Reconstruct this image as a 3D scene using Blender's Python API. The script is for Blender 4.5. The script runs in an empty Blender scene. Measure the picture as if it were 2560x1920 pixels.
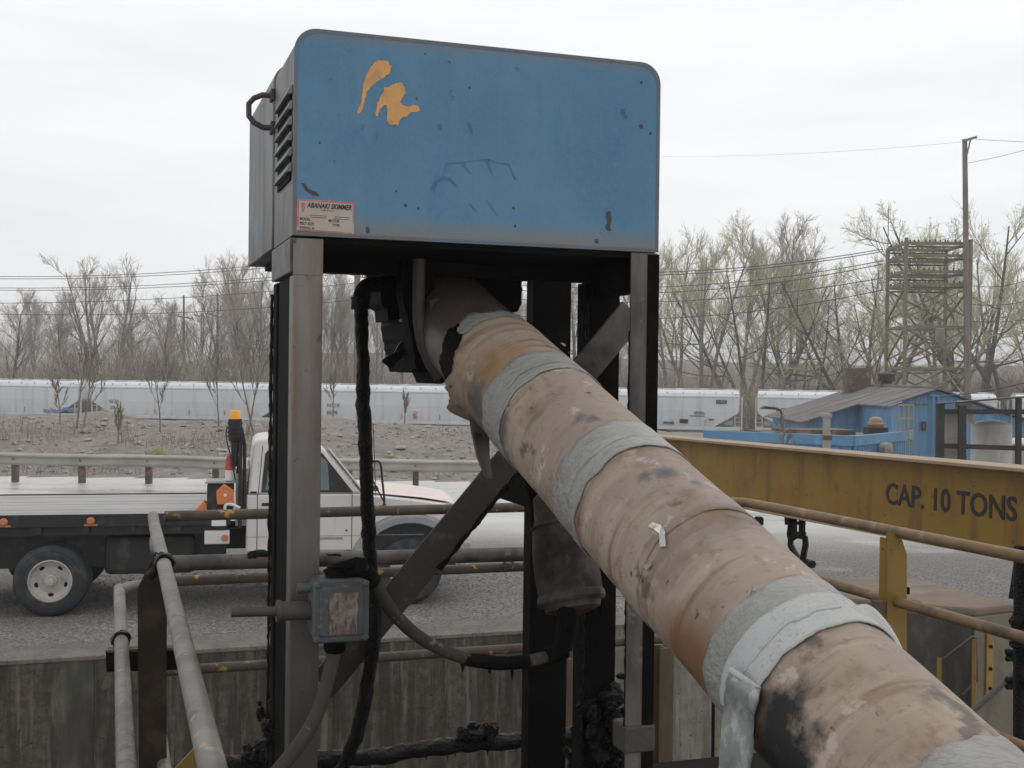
import bpy, math, random
import numpy as np
from mathutils import Vector, Matrix, noise

scene = bpy.context.scene
COL = scene.collection
R_ = math.radians

# ------------------------------------------------------------------ camera
FPX, CZ = 3000.0, 2.77            # focal length in photo pixels (2560 wide), eye height above the yard
cam_rot = Matrix.Rotation(R_(90 - .48), 3, 'X') @ Matrix.Rotation(R_(.7), 3, 'Z')
cd = bpy.data.cameras.new('camera'); cd.sensor_width = 36; cd.lens = 36 * FPX / 2560
cd.clip_start = .05; cd.clip_end = 6000
cam = bpy.data.objects.new('camera', cd); COL.objects.link(cam)
cam.matrix_world = Matrix.Translation((0, 0, CZ)) @ cam_rot.to_4x4()
scene.camera = cam

# ------------------------------------------------------------------ sky and light (overcast)
SUN_EL, SUN_AZ = R_(56), R_(42)          # azimuth clockwise from +Y
w = bpy.data.worlds.new('World'); scene.world = w; w.use_nodes = True
nt = w.node_tree; nt.nodes.clear()
out = nt.nodes.new('ShaderNodeOutputWorld')
sky = nt.nodes.new('ShaderNodeTexSky'); sky.sky_type = 'NISHITA'; sky.sun_disc = False
sky.sun_elevation = SUN_EL; sky.sun_rotation = SUN_AZ; sky.dust_density = 4; sky.air_density = 1.0
bg1 = nt.nodes.new('ShaderNodeBackground'); bg1.inputs['Strength'].default_value = .09
nt.links.new(sky.outputs[0], bg1.inputs[0])
tc = nt.nodes.new('ShaderNodeTexCoord'); mp = nt.nodes.new('ShaderNodeMapping')
mp.inputs['Scale'].default_value = (1.6, 1.6, 11); mp.inputs['Rotation'].default_value = (0, R_(4), 0)
nz = nt.nodes.new('ShaderNodeTexNoise'); nz.inputs['Scale'].default_value = 1.3; nz.inputs['Detail'].default_value = 6
nz.inputs['Roughness'].default_value = .55
cr = nt.nodes.new('ShaderNodeValToRGB')
cr.color_ramp.elements[0].position = .33; cr.color_ramp.elements[0].color = (.87, .89, .915, 1)
cr.color_ramp.elements[1].position = .60; cr.color_ramp.elements[1].color = (.985, .985, .99, 1)
bg2 = nt.nodes.new('ShaderNodeBackground'); bg2.inputs['Strength'].default_value = 1.0
nt.links.new(tc.outputs['Generated'], mp.inputs[0]); nt.links.new(mp.outputs[0], nz.inputs[0])
nt.links.new(nz.outputs[0], cr.inputs[0]); nt.links.new(cr.outputs[0], bg2.inputs[0])
mx = nt.nodes.new('ShaderNodeMixShader'); mx.inputs[0].default_value = .93
nt.links.new(bg1.outputs[0], mx.inputs[1]); nt.links.new(bg2.outputs[0], mx.inputs[2])
nt.links.new(mx.outputs[0], out.inputs[0])
sl = bpy.data.lights.new('sun', 'SUN'); sl.energy = .8; sl.angle = R_(35); sl.color = (1, .97, .93)
so = bpy.data.objects.new('sun', sl); COL.objects.link(so)
sd = Vector((math.sin(SUN_AZ) * math.cos(SUN_EL), math.cos(SUN_AZ) * math.cos(SUN_EL), math.sin(SUN_EL)))
so.rotation_euler = sd.to_track_quat('Z', 'Y').to_euler(); so.location = (0, 0, 40)
vs = scene.view_settings; vs.view_transform = 'Standard'; vs.look = 'None'; vs.exposure = .14; vs.gamma = 1
vs.use_curve_mapping = False

# ------------------------------------------------------------------ measuring helpers
S = 2560 / 2212
CAM = Vector((0, 0, CZ))
TH = R_(18.5); CT, ST = math.cos(TH), math.sin(TH)      # the platform, skimmer and pit share this heading
U, V, Z = Vector((CT, ST, 0)), Vector((-ST, CT, 0)), Vector((0, 0, 1))
def G(u, v, z): return U * u + V * v + Z * z
def ray(x, y): return cam_rot @ Vector(((x * S - 1280) / FPX, -(y * S - 960) / FPX, -1))
def pd(x, y, d): return CAM + ray(x, y) * d
def pz(x, y, z): r = ray(x, y); return CAM + r * ((z - CZ) / r.z)
def pv(x, y, v): r = ray(x, y); return CAM + r * (v / r.dot(V))
def pu(x, y, u): r = ray(x, y); return CAM + r * (u / r.dot(U))
def pplane(x, y, o, n): r = ray(x, y); return CAM + r * ((o - CAM).dot(n) / r.dot(n))

# ------------------------------------------------------------------ mesh builder
ORI = {}
def tag(o, label=None, cat=None, group=None, kind=None):
    if label: o['label'] = label
    if cat: o['category'] = cat
    if group: o['group'] = group
    if kind: o['kind'] = kind
    return o
def thing(name, loc, label, cat, group=None):
    o = bpy.data.objects.new(name, None); COL.objects.link(o); o.empty_display_size = .1
    o.location = loc; ORI[o.name] = Vector(loc)
    return tag(o, label, cat, group)
def new_obj(name, me, parent=None):
    o = bpy.data.objects.new(name, me); COL.objects.link(o)
    if parent: o.parent = parent
    return o
class MB:
    def __init__(s): s.v, s.f = [], []
    def add(s, vs_, fs):
        n = len(s.v); s.v += [tuple(q) for q in vs_]; s.f += [tuple(i + n for i in q) for q in fs]; return s
    def hexa(s, p):     # 8 corners: bottom ring 0-3 ccw, top ring 4-7
        return s.add(p, [(3, 2, 1, 0), (4, 5, 6, 7), (0, 1, 5, 4), (1, 2, 6, 5), (2, 3, 7, 6), (3, 0, 4, 7)])
    def box(s, o, a, b, c):   # corner o and three edge vectors (right-handed)
        o = Vector(o)
        return s.hexa([o, o + a, o + a + b, o + b, o + c, o + a + c, o + a + b + c, o + b + c])
    def gbox(s, u0, u1, v0, v1, z0, z1):
        return s.box(G(u0, v0, z0), U * (u1 - u0), V * (v1 - v0), Z * (z1 - z0))
    def bar(s, p0, p1, w, h, up=Z):
        p0, p1 = Vector(p0), Vector(p1); d = (p1 - p0); dn = d.normalized()
        a = dn.cross(up)
        if a.length < 1e-4: a = dn.cross(Vector((1, 0, 0)))
        a.normalize(); b = a.cross(dn).normalized()
        return s.box(p0 - a * w / 2 - b * h / 2, a * w, d, b * h)
    def tube(s, pts, r, n=10, cap=True, rad=None):
        pts = [Vector(p) for p in pts]; m = len(pts)
        rs = r if isinstance(r, (list, tuple)) else [r] * m
        base = len(s.v); prev = None
        for i, p in enumerate(pts):
            d = (pts[min(i + 1, m - 1)] - pts[max(i - 1, 0)]).normalized()
            if prev is None:
                a = d.cross(Z)
                if a.length < .05: a = d.cross(Vector((0, 1, 0)))
            else: a = prev - d * prev.dot(d)
            a.normalize(); b = d.cross(a); prev = a
            for k in range(n):
                t = 2 * math.pi * k / n
                rr = rs[i] * (rad(i, k, p) if rad else 1)
                q = p + (a * math.cos(t) + b * math.sin(t)) * rr
                s.v.append(tuple(q))
        for i in range(m - 1):
            for k in range(n):
                x = base + i * n + k; y = base + i * n + (k + 1) % n
                s.f.append((x, y, y + n, x + n))
        if cap:
            s.f.append(tuple(base + k for k in reversed(range(n))))
            s.f.append(tuple(base + (m - 1) * n + k for k in range(n)))
        return s
    def lathe(s, prof, o, ax, n=24, cap=True):
        o, ax = Vector(o), Vector(ax).normalized(); a = ax.cross(Z)
        if a.length < .05: a = ax.cross(Vector((1, 0, 0)))
        a.normalize(); b = ax.cross(a); base = len(s.v); m = len(prof)
        for r, h in prof:
            for k in range(n):
                t = 2 * math.pi * k / n
                s.v.append(tuple(o + ax * h + (a * math.cos(t) + b * math.sin(t)) * r))
        for i in range(m - 1):
            for k in range(n):
                x = base + i * n + k; y = base + i * n + (k + 1) % n
                s.f.append((x, y, y + n, x + n))
        if cap:
            s.f.append(tuple(base + k for k in reversed(range(n))))
            s.f.append(tuple(base + (m - 1) * n + k for k in range(n)))
        return s
    def prism(s, poly, ext):
        ext = Vector(ext); n = len(poly); p = [Vector(q) for q in poly]
        return s.add(p + [q + ext for q in p],
                     [tuple(reversed(range(n))), tuple(range(n, 2 * n))] +
                     [(i, (i + 1) % n, n + (i + 1) % n, n + i) for i in range(n)])
    def ico(s, c, r, seed=0, sq=(1, 1, 1), amp=.25):
        t = (1 + 5 ** .5) / 2; rnd = random.Random(seed)
        vv = [(-1, t, 0), (1, t, 0), (-1, -t, 0), (1, -t, 0), (0, -1, t), (0, 1, t), (0, -1, -t), (0, 1, -t), (t, 0, -1), (t, 0, 1), (-t, 0, -1), (-t, 0, 1)]
        ff = [(0, 11, 5), (0, 5, 1), (0, 1, 7), (0, 7, 10), (0, 10, 11), (1, 5, 9), (5, 11, 4), (11, 10, 2), (10, 7, 6), (7, 1, 8), (3, 9, 4), (3, 4, 2), (3, 2, 6), (3, 6, 8), (3, 8, 9), (4, 9, 5), (2, 4, 11), (6, 2, 10), (8, 6, 7), (9, 8, 1)]
        c = Vector(c)
        return s.add([c + Vector((x * sq[0], y * sq[1], z * sq[2])) * (r / 1.9 * (1 + rnd.uniform(-amp, amp))) for x, y, z in vv], ff)
    def build(s, name, mat, parent=None, smooth=False, bevel=0, label=None, fix=False, origin=None):
        if parent is not None: org = ORI[parent.name]
        elif origin is not None: org = Vector(origin)
        else: org = Vector((0, 0, 0))
        me = bpy.data.meshes.new(name)
        me.from_pydata([(x - org.x, y - org.y, z - org.z) for x, y, z in s.v], [], s.f)
        me.materials.append(mat)
        if fix:
            import bmesh
            bm = bmesh.new(); bm.from_mesh(me); bmesh.ops.recalc_face_normals(bm, faces=bm.faces); bm.to_mesh(me); bm.free()
        if smooth:
            me.shade_smooth(); me.set_sharp_from_angle(angle=R_(40))
        o = new_obj(name, me, parent)
        if parent is None: o.location = org
        ORI[o.name] = org
        if bevel:
            b = o.modifiers.new('bevel', 'BEVEL'); b.width = bevel; b.segments = 2; b.limit_method = 'ANGLE'
        if label: o['label'] = label
        return o
def text(name, body, mat, parent, o, ax, up, size, squash=1.0, bold=0.0, shear=0, ext=.0006):
    cu = bpy.data.curves.new(name, 'FONT'); cu.body = body; cu.size = size; cu.offset = bold * size; cu.shear = shear
    cu.extrude = ext; cu.resolution_u = 3
    t = bpy.data.objects.new(name, cu); COL.objects.link(t)
    dg = bpy.context.evaluated_depsgraph_get(); dg.update()
    me = bpy.data.meshes.new_from_object(t.evaluated_get(dg))
    bpy.data.objects.remove(t); bpy.data.curves.remove(cu)
    ax, up, o = Vector(ax).normalized(), Vector(up).normalized(), Vector(o); nn = ax.cross(up)
    org = ORI[parent.name] if parent else Vector((0, 0, 0))
    for v in me.vertices:
        q = o + ax * (v.co.x * squash) + up * v.co.y + nn * v.co.z - org
        v.co = q
    me.materials.clear(); me.materials.append(mat)
    ob = new_obj(name, me, parent); ORI[ob.name] = org
    return ob
def dup(root, loc, rz=0, sc=None, label=None, group=None):
    r = root.copy(); COL.objects.link(r); r.location = loc; r.rotation_euler = (0, 0, rz); ORI[r.name] = Vector((0, 0, 0))
    if sc: r.scale = sc if isinstance(sc, tuple) else (sc,) * 3
    if label: r['label'] = label
    if group: r['group'] = group
    for ch in list(root.children):
        c = ch.copy(); COL.objects.link(c); c.parent = r
        for g in list(ch.children):
            d = g.copy(); COL.objects.link(d); d.parent = c
    return r

# ------------------------------------------------------------------ materials
def M(name, col, rough=.75, metal=0.0, layers=(), bump=None, spec=.4, var=.12, vscale=3.0, trans=0, rvar=0, frame=None):
    """layers: dicts col, scale, lo, hi, stretch, detail, amt, grad=(axis, full, none), rough"""
    m = bpy.data.materials.new(name); m.use_nodes = True; t = m.node_tree; N = t.nodes; L = t.links
    b = N['Principled BSDF']; b.inputs['Metallic'].default_value = metal
    b.inputs['Specular IOR Level'].default_value = spec; b.inputs['Roughness'].default_value = rough
    tc = N.new('ShaderNodeTexCoord'); OC = tc.outputs['Object']
    if frame:
        fm = N.new('ShaderNodeMapping'); fm.inputs['Rotation'].default_value = frame; L.new(OC, fm.inputs[0]); OC2 = fm.outputs[0]
    else: OC2 = OC
    def nz(scale, detail=6, stretch=(1, 1, 1), off=0):
        mp = N.new('ShaderNodeMapping'); mp.inputs['Scale'].default_value = stretch
        mp.inputs['Location'].default_value = (off, off * 1.7, off * .6)
        n = N.new('ShaderNodeTexNoise'); n.inputs['Scale'].default_value = scale; n.inputs['Detail'].default_value = detail
        n.inputs['Roughness'].default_value = .6
        L.new(OC2, mp.inputs[0]); L.new(mp.outputs[0], n.inputs[0]); return n.outputs[0]
    def mix(f, a, bb):
        x = N.new('ShaderNodeMix'); x.data_type = 'RGBA'
        if hasattr(f, 'is_linked'): L.new(f, x.inputs[0])
        else: x.inputs[0].default_value = f
        for k, q in ((6, a), (7, bb)):
            if hasattr(q, 'is_linked'): L.new(q, x.inputs[k])
            else: x.inputs[k].default_value = (*q, 1)
        return x.outputs[2]
    def rng(sv, lo, hi, a=0, bb=1):
        r = N.new('ShaderNodeMapRange'); r.inputs[1].default_value = lo; r.inputs[2].default_value = hi
        r.inputs[3].default_value = a; r.inputs[4].default_value = bb; L.new(sv, r.inputs[0]); return r.outputs[0]
    def mul(a, bb):
        x = N.new('ShaderNodeMath'); x.operation = 'MULTIPLY'; L.new(a, x.inputs[0])
        if hasattr(bb, 'is_linked'): L.new(bb, x.inputs[1])
        else: x.inputs[1].default_value = bb
        return x.outputs[0]
    ss = None
    c = mix(rng(nz(vscale), .3, .7), tuple(q * (1 - var) for q in col), tuple(min(1, q * (1 + var)) for q in col))
    rr = None; SPL = []
    for i, l in enumerate(layers):
        f = rng(nz(l.get('scale', 5), l.get('detail', 7), l.get('stretch', (1, 1, 1)), 3.1 * i + l.get('seed', 0)), l['lo'], l['hi'])
        if 'grad' in l:
            ax, full, none = l['grad']
            sx = N.new('ShaderNodeSeparateXYZ'); L.new(tc.outputs['Object'], sx.inputs[0])
            g = rng(sx.outputs[ax], none, full); f = mul(f, g)
        if 'ball' in l:
            cc, r1, r2 = l['ball']; vm = N.new('ShaderNodeVectorMath'); vm.operation = 'DISTANCE'
            L.new(tc.outputs['Object'], vm.inputs[0]); vm.inputs[1].default_value = tuple(cc)
            f2 = rng(vm.outputs['Value'], r2, r1)
            x = N.new('ShaderNodeMath'); x.operation = 'ADD'; L.new(f, x.inputs[0]); L.new(f2, x.inputs[1])
            f = mul(rng(x.outputs[0], .75, 1.15), f2) if l.get('soft') else rng(x.outputs[0], .95, 1.5)
        f = mul(f, l.get('amt', 1.0)); c = mix(f, c, l['col'])
        if 'spec' in l: SPL.append((f, l['spec']))
        if 'rough' in l:
            if rr is None:
                v = N.new('ShaderNodeValue'); v.outputs[0].default_value = rough; rr = v.outputs[0]
            x = N.new('ShaderNodeMix'); L.new(f, x.inputs[0]); L.new(rr, x.inputs[2]); x.inputs[3].default_value = l['rough']; rr = x.outputs[0]
    for f, sp in SPL:
        if ss is None:
            v = N.new('ShaderNodeValue'); v.outputs[0].default_value = spec; ss = v.outputs[0]
        x = N.new('ShaderNodeMix'); L.new(f, x.inputs[0]); L.new(ss, x.inputs[2]); x.inputs[3].default_value = sp; ss = x.outputs[0]
    if ss is not None: L.new(ss, b.inputs['Specular IOR Level'])
    L.new(c, b.inputs['Base Color'])
    if rr is not None: L.new(rr, b.inputs['Roughness'])
    elif rvar: L.new(rng(nz(vscale * 2.3), .3, .7, rough - rvar, rough + rvar), b.inputs['Roughness'])
    if bump:
        bp = N.new('ShaderNodeBump'); bp.inputs['Strength'].default_value = bump[1]; bp.inputs['Distance'].default_value = bump[2] if len(bump) > 2 else .01
        L.new(nz(bump[0], 8, bump[3] if len(bump) > 3 else (1, 1, 1)), bp.inputs['Height']); L.new(bp.outputs[0], b.inputs['Normal'])
    if trans: b.inputs['Transmission Weight'].default_value = trans
    return m
BLK = (.010, .009, .008); GRIME = (.035, .030, .026); RUST = (.11, .045, .018); DUST = (.30, .27, .23)
m_tar = M('tar', (.003, .003, .0032), .32, layers=[dict(col=(.008, .0083, .0095), scale=40, lo=.55, hi=.75)], bump=(70, 1.0, .02), spec=.20)
m_black = M('greasy_black_steel', (.0045, .0042, .004), .7, layers=[dict(col=(.013, .011, .0095), scale=6, lo=.5, hi=.75)], bump=(60, .6, .008), spec=.05)
m_hood = M('blue_paint', (.057, .158, .256), .5, vscale=2.2, var=.10, spec=.35, layers=[
    dict(col=(.105, .185, .25), scale=2.2, lo=.42, hi=.66, amt=.7),
    dict(col=(.16, .20, .22), scale=6, lo=.54, hi=.66, amt=.35, stretch=(1, 1, .12), detail=9),
    dict(col=(.022, .105, .25), scale=5, lo=.60, hi=.72, amt=.6, stretch=(1, 1, .6)),
    dict(col=(.15, .145, .125), scale=9, lo=.10, hi=.34, grad=(2, 2.478, 2.535), amt=.92),
    dict(col=(.15, .13, .11), scale=9, lo=.25, hi=.45, grad=(2, 3.02, 2.975), amt=.8),
    dict(col=(.05, .045, .04), scale=9, lo=.66, hi=.70, amt=.8, detail=9),
    dict(col=(.10, .19, .28), scale=90, lo=.45, hi=.75, amt=.4),
    dict(col=(.05, .04, .035), scale=22, lo=.685, hi=.71, amt=.8, detail=10), dict(col=(.16, .10, .05), scale=11, lo=.69, hi=.73, amt=.6, detail=10, seed=4)], bump=(5, .12, .012))
m_hood_side = M('dusty_grey_panel', (.12, .12, .116), .5, layers=[
    dict(col=(.045, .038, .034), scale=9, lo=.42, hi=.64, stretch=(1, 1, .12), detail=9),
    dict(col=(.03, .025, .022), scale=9, lo=.35, hi=.6, grad=(2, 2.463, 2.62), amt=.9),
    dict(col=(.10, .20, .33), scale=5, lo=.56, hi=.7, amt=.5)], bump=(30, .15, .003))
m_leg = M('worn_painted_leg', (.165, .148, .134), .6, layers=[
    dict(col=(.105, .06, .038), scale=9, lo=.46, hi=.62, stretch=(1, 1, .12), amt=.85, detail=9),
    dict(col=(.035, .029, .026), scale=7, lo=.12, hi=.46, grad=(2, 1.15, 2.25), amt=.97, stretch=(1, 1, .3)),
    dict(col=GRIME, scale=20, lo=.62, hi=.67, amt=.9, detail=9)], bump=(50, .35, .005))
m_leg_dark = M('grimy_steel', (.052, .045, .040), .6, layers=[
    dict(col=GRIME, scale=5, lo=.42, hi=.66, stretch=(1, 1, .2)), dict(col=(.12, .10, .088), scale=9, lo=.60, hi=.72, amt=.6)], bump=(45, .4, .006))
m_brace = M('grimy_brace', (.135, .118, .102), .65, layers=[dict(col=(.046, .038, .032), scale=5, lo=.05, hi=.3, grad=(2, 1.82, 1.98)), dict(col=GRIME, scale=4, lo=.45, hi=.62), dict(col=(.12, .105, .09), scale=18, lo=.58, hi=.7, amt=.5)], bump=(35, .5, .006))
m_orange = M('orange_paint', (.50, .255, .085), .55, layers=[dict(col=(.33, .19, .09), scale=24, lo=.5, hi=.6, amt=.6, detail=9), dict(col=(.08, .16, .24), scale=45, lo=.66, hi=.68, detail=9)], var=.10, vscale=20)
m_pipe = M('tan_jacket', (.36, .245, .165), .62, vscale=5, var=.14, layers=[
    dict(col=(.42, .33, .25), scale=3.5, lo=.48, hi=.72, amt=.7),
    dict(col=(.24, .12, .05), scale=6, lo=.52, hi=.72, amt=.65),
    dict(col=(.10, .075, .065), scale=7, lo=.60, hi=.72, amt=.85, detail=9),
    dict(col=(.05, .045, .045), scale=13, lo=.66, hi=.72, amt=.8)], bump=(22, .25, .006))
m_pipe_top = M('shaded_sooty_pipe', (.085, .066, .057), .38, vscale=6, layers=[
    dict(col=(.16, .10, .08), scale=7, lo=.5, hi=.7, amt=.7), dict(col=(.03, .026, .025), scale=5, lo=.45, hi=.7, amt=.85)], bump=(30, .35, .006))  # base colour lowered to paint in the shadow near the housing, blotches over it
m_tape = M('silver_tape', (.25, .247, .235), .45, metal=.25, layers=[dict(col=(.30, .30, .29), scale=7, lo=.52, hi=.68, amt=.7, stretch=(1, 3, 3)), dict(col=(.16, .16, .165), scale=24, lo=.55, hi=.72, amt=.7), dict(col=(.2, .15, .11), scale=8, lo=.58, hi=.7, amt=.6)], bump=(16, .9, .016, (1, 3.5, 3.5)), spec=.5)
m_strap = M('woven_strap', (.36, .36, .352), .85, layers=[dict(col=(.12, .12, .122), scale=150, lo=.54, hi=.66, amt=.4, stretch=(1, 1, .5), detail=6), dict(col=(.34, .34, .345), scale=8, lo=.5, hi=.6, amt=.7)], bump=(160, .5, .003))
m_strap_dark = M('dirty_strap', (.20, .202, .20), .85, layers=[dict(col=(.36, .36, .355), scale=60, lo=.5, hi=.62, amt=.7, stretch=(1, 1, .3), detail=9), dict(col=(.05, .05, .05), scale=9, lo=.5, hi=.7, amt=.7)], bump=(150, .5, .003))
m_foil = M('crumpled_foil', (.55, .54, .52), .28, metal=.9, bump=(60, .8, .01))
m_rail = M('worn_yellow_rail', (.075, .06, .046), .65, vscale=8, spec=.25, layers=[
    dict(col=(.36, .23, .04), scale=22, lo=.60, hi=.66, amt=.9), dict(col=(.028, .024, .02), scale=6, lo=.5, hi=.68, amt=.9)], bump=(60, .35, .004))
m_rail_grey = M('bare_grey_rail', (.138, .125, .112), .5, vscale=8, layers=[
    dict(col=(.42, .30, .12), scale=9, lo=.62, hi=.68, amt=.6), dict(col=(.045, .038, .034), scale=14, lo=.56, hi=.64, amt=.85, detail=9),
    dict(col=(.07, .058, .05), scale=3.5, lo=.45, hi=.6, amt=.75), dict(col=(.25, .235, .22), scale=30, lo=.6, hi=.66, amt=.6)], bump=(60, .25, .003))
m_rail_brown = M('tan_rusty_rail', (.17, .105, .05), .6, vscale=6, layers=[
    dict(col=(.045, .036, .03), scale=5, lo=.50, hi=.68, amt=.85), dict(col=(.30, .23, .16), scale=14, lo=.56, hi=.7, amt=.6)], bump=(50, .3, .004))
m_yellow = M('yellow_paint', (.225, .130, .013), .5, vscale=3, var=.15, layers=[
    dict(col=(.17, .085, .012), scale=3, lo=.46, hi=.66, amt=.75), dict(col=(.10, .055, .02), scale=7, lo=.53, hi=.64, amt=.6, stretch=(1, 1, .12), detail=9), dict(col=(.05, .033, .018), scale=30, lo=.64, hi=.67, amt=.9, detail=9),
    dict(col=(.10, .06, .03), scale=7, lo=.60, hi=.72, amt=.7)], bump=(40, .12, .003))
m_yellow_dusty = M('dusty_flange', (.30, .22, .15), .7, layers=[dict(col=(.26, .15, .05), scale=9, lo=.5, hi=.7, amt=.7)], bump=(60, .3, .004))
m_brown_beam = M('rusty_steel', (.075, .052, .022), .7, layers=[dict(col=(.04, .03, .022), scale=7, lo=.45, hi=.66, stretch=(1, 1, .25))], bump=(40, .4, .006))
m_ink = M('black_lettering', (.018, .017, .018), .6, layers=[dict(col=(.07, .06, .04), scale=30, lo=.6, hi=.7, amt=.6)])
m_label = M('nameplate', (.36, .31, .26), .45, layers=[dict(col=(.30, .26, .22), scale=12, lo=.48, hi=.68, amt=.8), dict(col=(.40, .16, .16), scale=10, lo=.5, hi=.7, amt=.5)])
m_pink = M('nameplate_border', (.36, .12, .13), .5, layers=[dict(col=(.38, .30, .26), scale=22, lo=.56, hi=.66, amt=.8)])
m_conc_wall = M('stained_concrete', (.088, .077, .058), .9, vscale=9, var=.3, spec=.15, layers=[dict(col=(.05, .043, .032), scale=14, lo=.45, hi=.6, amt=.7, detail=10), 
    dict(col=(.036, .032, .026), scale=9, lo=.42, hi=.58, stretch=(1, 1, .07), amt=.8, detail=9),
    dict(col=(.155, .138, .108), scale=13, lo=.54, hi=.66, stretch=(1, 1, .09), amt=.7, detail=9),
    dict(col=(.02, .018, .016), scale=1.1, lo=.58, hi=.66, stretch=(1, 1, .16), amt=.85),
    dict(col=(.02, .017, .014), scale=24, lo=.63, hi=.66, amt=.85, detail=9)], bump=(14, .6, .025))
m_conc_top = M('kerb_concrete', (.135, .127, .118), .9, spec=.15, layers=[dict(col=(.07, .065, .06), scale=30, lo=.46, hi=.6, amt=.7, detail=10), dict(col=(.25, .24, .225), scale=40, lo=.6, hi=.66, amt=.7), dict(col=(.17, .15, .13), scale=3, lo=.45, hi=.7, amt=.8), dict(col=(.10, .09, .08), scale=9, lo=.62, hi=.72, amt=.8)], bump=(30, .3, .01))
m_pier_dark = M('dark_concrete', (.05, .047, .038), .8, layers=[dict(col=(.10, .10, .075), scale=5, lo=.5, hi=.7, stretch=(1, 1, .4)), dict(col=(.015, .014, .012), scale=2, lo=.5, hi=.66, stretch=(1, 1, .2), amt=.8)], bump=(20, .5, .02))
m_pier = M('brown_concrete', (.155, .13, .095), .85, layers=[dict(col=(.085, .072, .055), scale=3, lo=.48, hi=.7, stretch=(1, 1, .4))], bump=(20, .4, .012))
m_pier_top = M('muddy_concrete', (.145, .112, .08), .9, layers=[dict(col=(.19, .16, .13), scale=2, lo=.5, hi=.7)], bump=(20, .5, .02))

# ================================================================== SETTING
def sstep(a, b, x):
    t = np.clip((x - a) / (b - a), 0, 1); return t * t * (3 - 2 * t)
def nfield(x, y, sc, seed=0):          # cheap smooth value noise on arrays
    def h(i, j): return np.modf(np.abs(np.sin(i * 127.1 + j * 311.7 + seed * 74.7) * 43758.5453))[0]
    X, Y = x / sc, y / sc; i, j = np.floor(X), np.floor(Y); fx, fy = X - i, Y - j
    fx, fy = fx * fx * (3 - 2 * fx), fy * fy * (3 - 2 * fy)
    return (h(i, j) * (1 - fx) + h(i + 1, j) * fx) * (1 - fy) + (h(i, j + 1) * (1 - fx) + h(i + 1, j + 1) * fx) * fy - .5
WALL_V = 12.22
def rail_y(x): return 102.2 - .205 * x
def ground_z(x, y):
    x, y = np.asarray(x, float), np.asarray(y, float)
    crest = np.interp(x, [-30, -15, 0, 6], [.98, .90, .72, .5])
    left = 1 - sstep(5.5, 9.5, x - (y - 44) * .12)
    up = sstep(30.3, 41.5, y); down = sstep(45, 62, y)
    zl = crest * up * (1 - down) - 1.62 * down
    zr = -2.1 * sstep(30.5, 45, y) + .45 * sstep(60, 85, y)
    z = zl * left + zr * (1 - left)
    rough = (.38 * nfield(x, y, 2.6) + .22 * nfield(x, y, 1.0, 3) + .5 * nfield(x, y, 6, 5)) * sstep(30.5, 35, y) * (1 - sstep(52, 80, y)) * (.35 + .65 * left)
    z = z + rough
    yt = rail_y(x)
    z = np.where(y > yt - 6, z + (-2.85 - z) * sstep(yt - 3.6, yt - 2.4, y), z)
    return z
xs = np.concatenate([-np.geomspace(1500, 62, 14), np.arange(-60, -24, 1.2), np.arange(-24, 14, .45), np.arange(14, 60, 1.2), np.geomspace(62, 1500, 14)])
ss = np.concatenate([np.arange(0, 14, 1.0), np.arange(14, 36, .42), np.arange(36, 52, 1.0), np.arange(52, 84, 2.5), np.arange(84, 100, .7), np.geomspace(101, 3200, 22)])
def wall_y(x): return (WALL_V + .005 + np.clip(x, -16, 4.75) * ST) / CT
XX, SS = np.meshgrid(xs, ss); YY = wall_y(XX) + SS; ZZ = ground_z(XX, YY)
ny, nx = XX.shape
verts = np.stack([XX.ravel(), YY.ravel(), ZZ.ravel()], 1)
idx = np.arange(ny * nx).reshape(ny, nx)
quads = np.stack([idx[:-1, :-1].ravel(), idx[:-1, 1:].ravel(), idx[1:, 1:].ravel(), idx[1:, :-1].ravel()], 1)
cen = verts[quads].mean(1)
def sub_mesh(name, mask, mat):
    q = quads[mask]; u, inv = np.unique(q, return_inverse=True)
    me = bpy.data.meshes.new(name); me.from_pydata(verts[u].tolist(), [], inv.reshape(-1, 4).tolist())
    me.materials.append(mat); me.shade_smooth()
    o = new_obj(name, me); o['kind'] = 'structure'; ORI[o.name] = Vector((0, 0, 0)); return o
m_yard = M('wet_yard', (.50, .495, .485), .24, vscale=.35, var=.12, spec=.45, layers=[
    dict(col=(.30, .29, .275), scale=.25, lo=.45, hi=.65, amt=.6, stretch=(.35, 1, 1), rough=.5),
    dict(col=(.175, .168, .16), scale=.5, lo=.15, hi=.45, grad=(1, 18.5, 23.5), amt=.95, rough=.92, spec=.05),
    dict(col=(.085, .08, .076), scale=26, lo=.42, hi=.56, grad=(1, 17, 22), amt=.85, detail=9),
    dict(col=(.36, .35, .34), scale=45, lo=.58, hi=.64, grad=(1, 17, 22), amt=.85, detail=9),
    dict(col=(.12, .112, .105), scale=.8, lo=.52, hi=.66, grad=(1, 15, 24), amt=.7, stretch=(.4, 1, 1)),
    dict(col=(.30, .29, .28), scale=.33, lo=.56, hi=.62, amt=.8, rough=.08, spec=.5, stretch=(.3, 1, 1), grad=(1, 22, 19))], bump=(28, .5, .02))
m_bank = M('gravelly_soil', (.205, .185, .17), .95, vscale=.8, var=.16, layers=[
    dict(col=(.12, .095, .075), scale=1.3, lo=.5, hi=.68, amt=.7), dict(col=(.30, .275, .25), scale=2.2, lo=.52, hi=.66, amt=.7),
    dict(col=(.09, .08, .07), scale=9, lo=.58, hi=.68, amt=.8), dict(col=(.42, .40, .37), scale=14, lo=.64, hi=.68, amt=.8),
    dict(col=(.10, .11, .04), scale=.6, lo=.6, hi=.7, amt=.5)], bump=(7, .8, .12))
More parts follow.
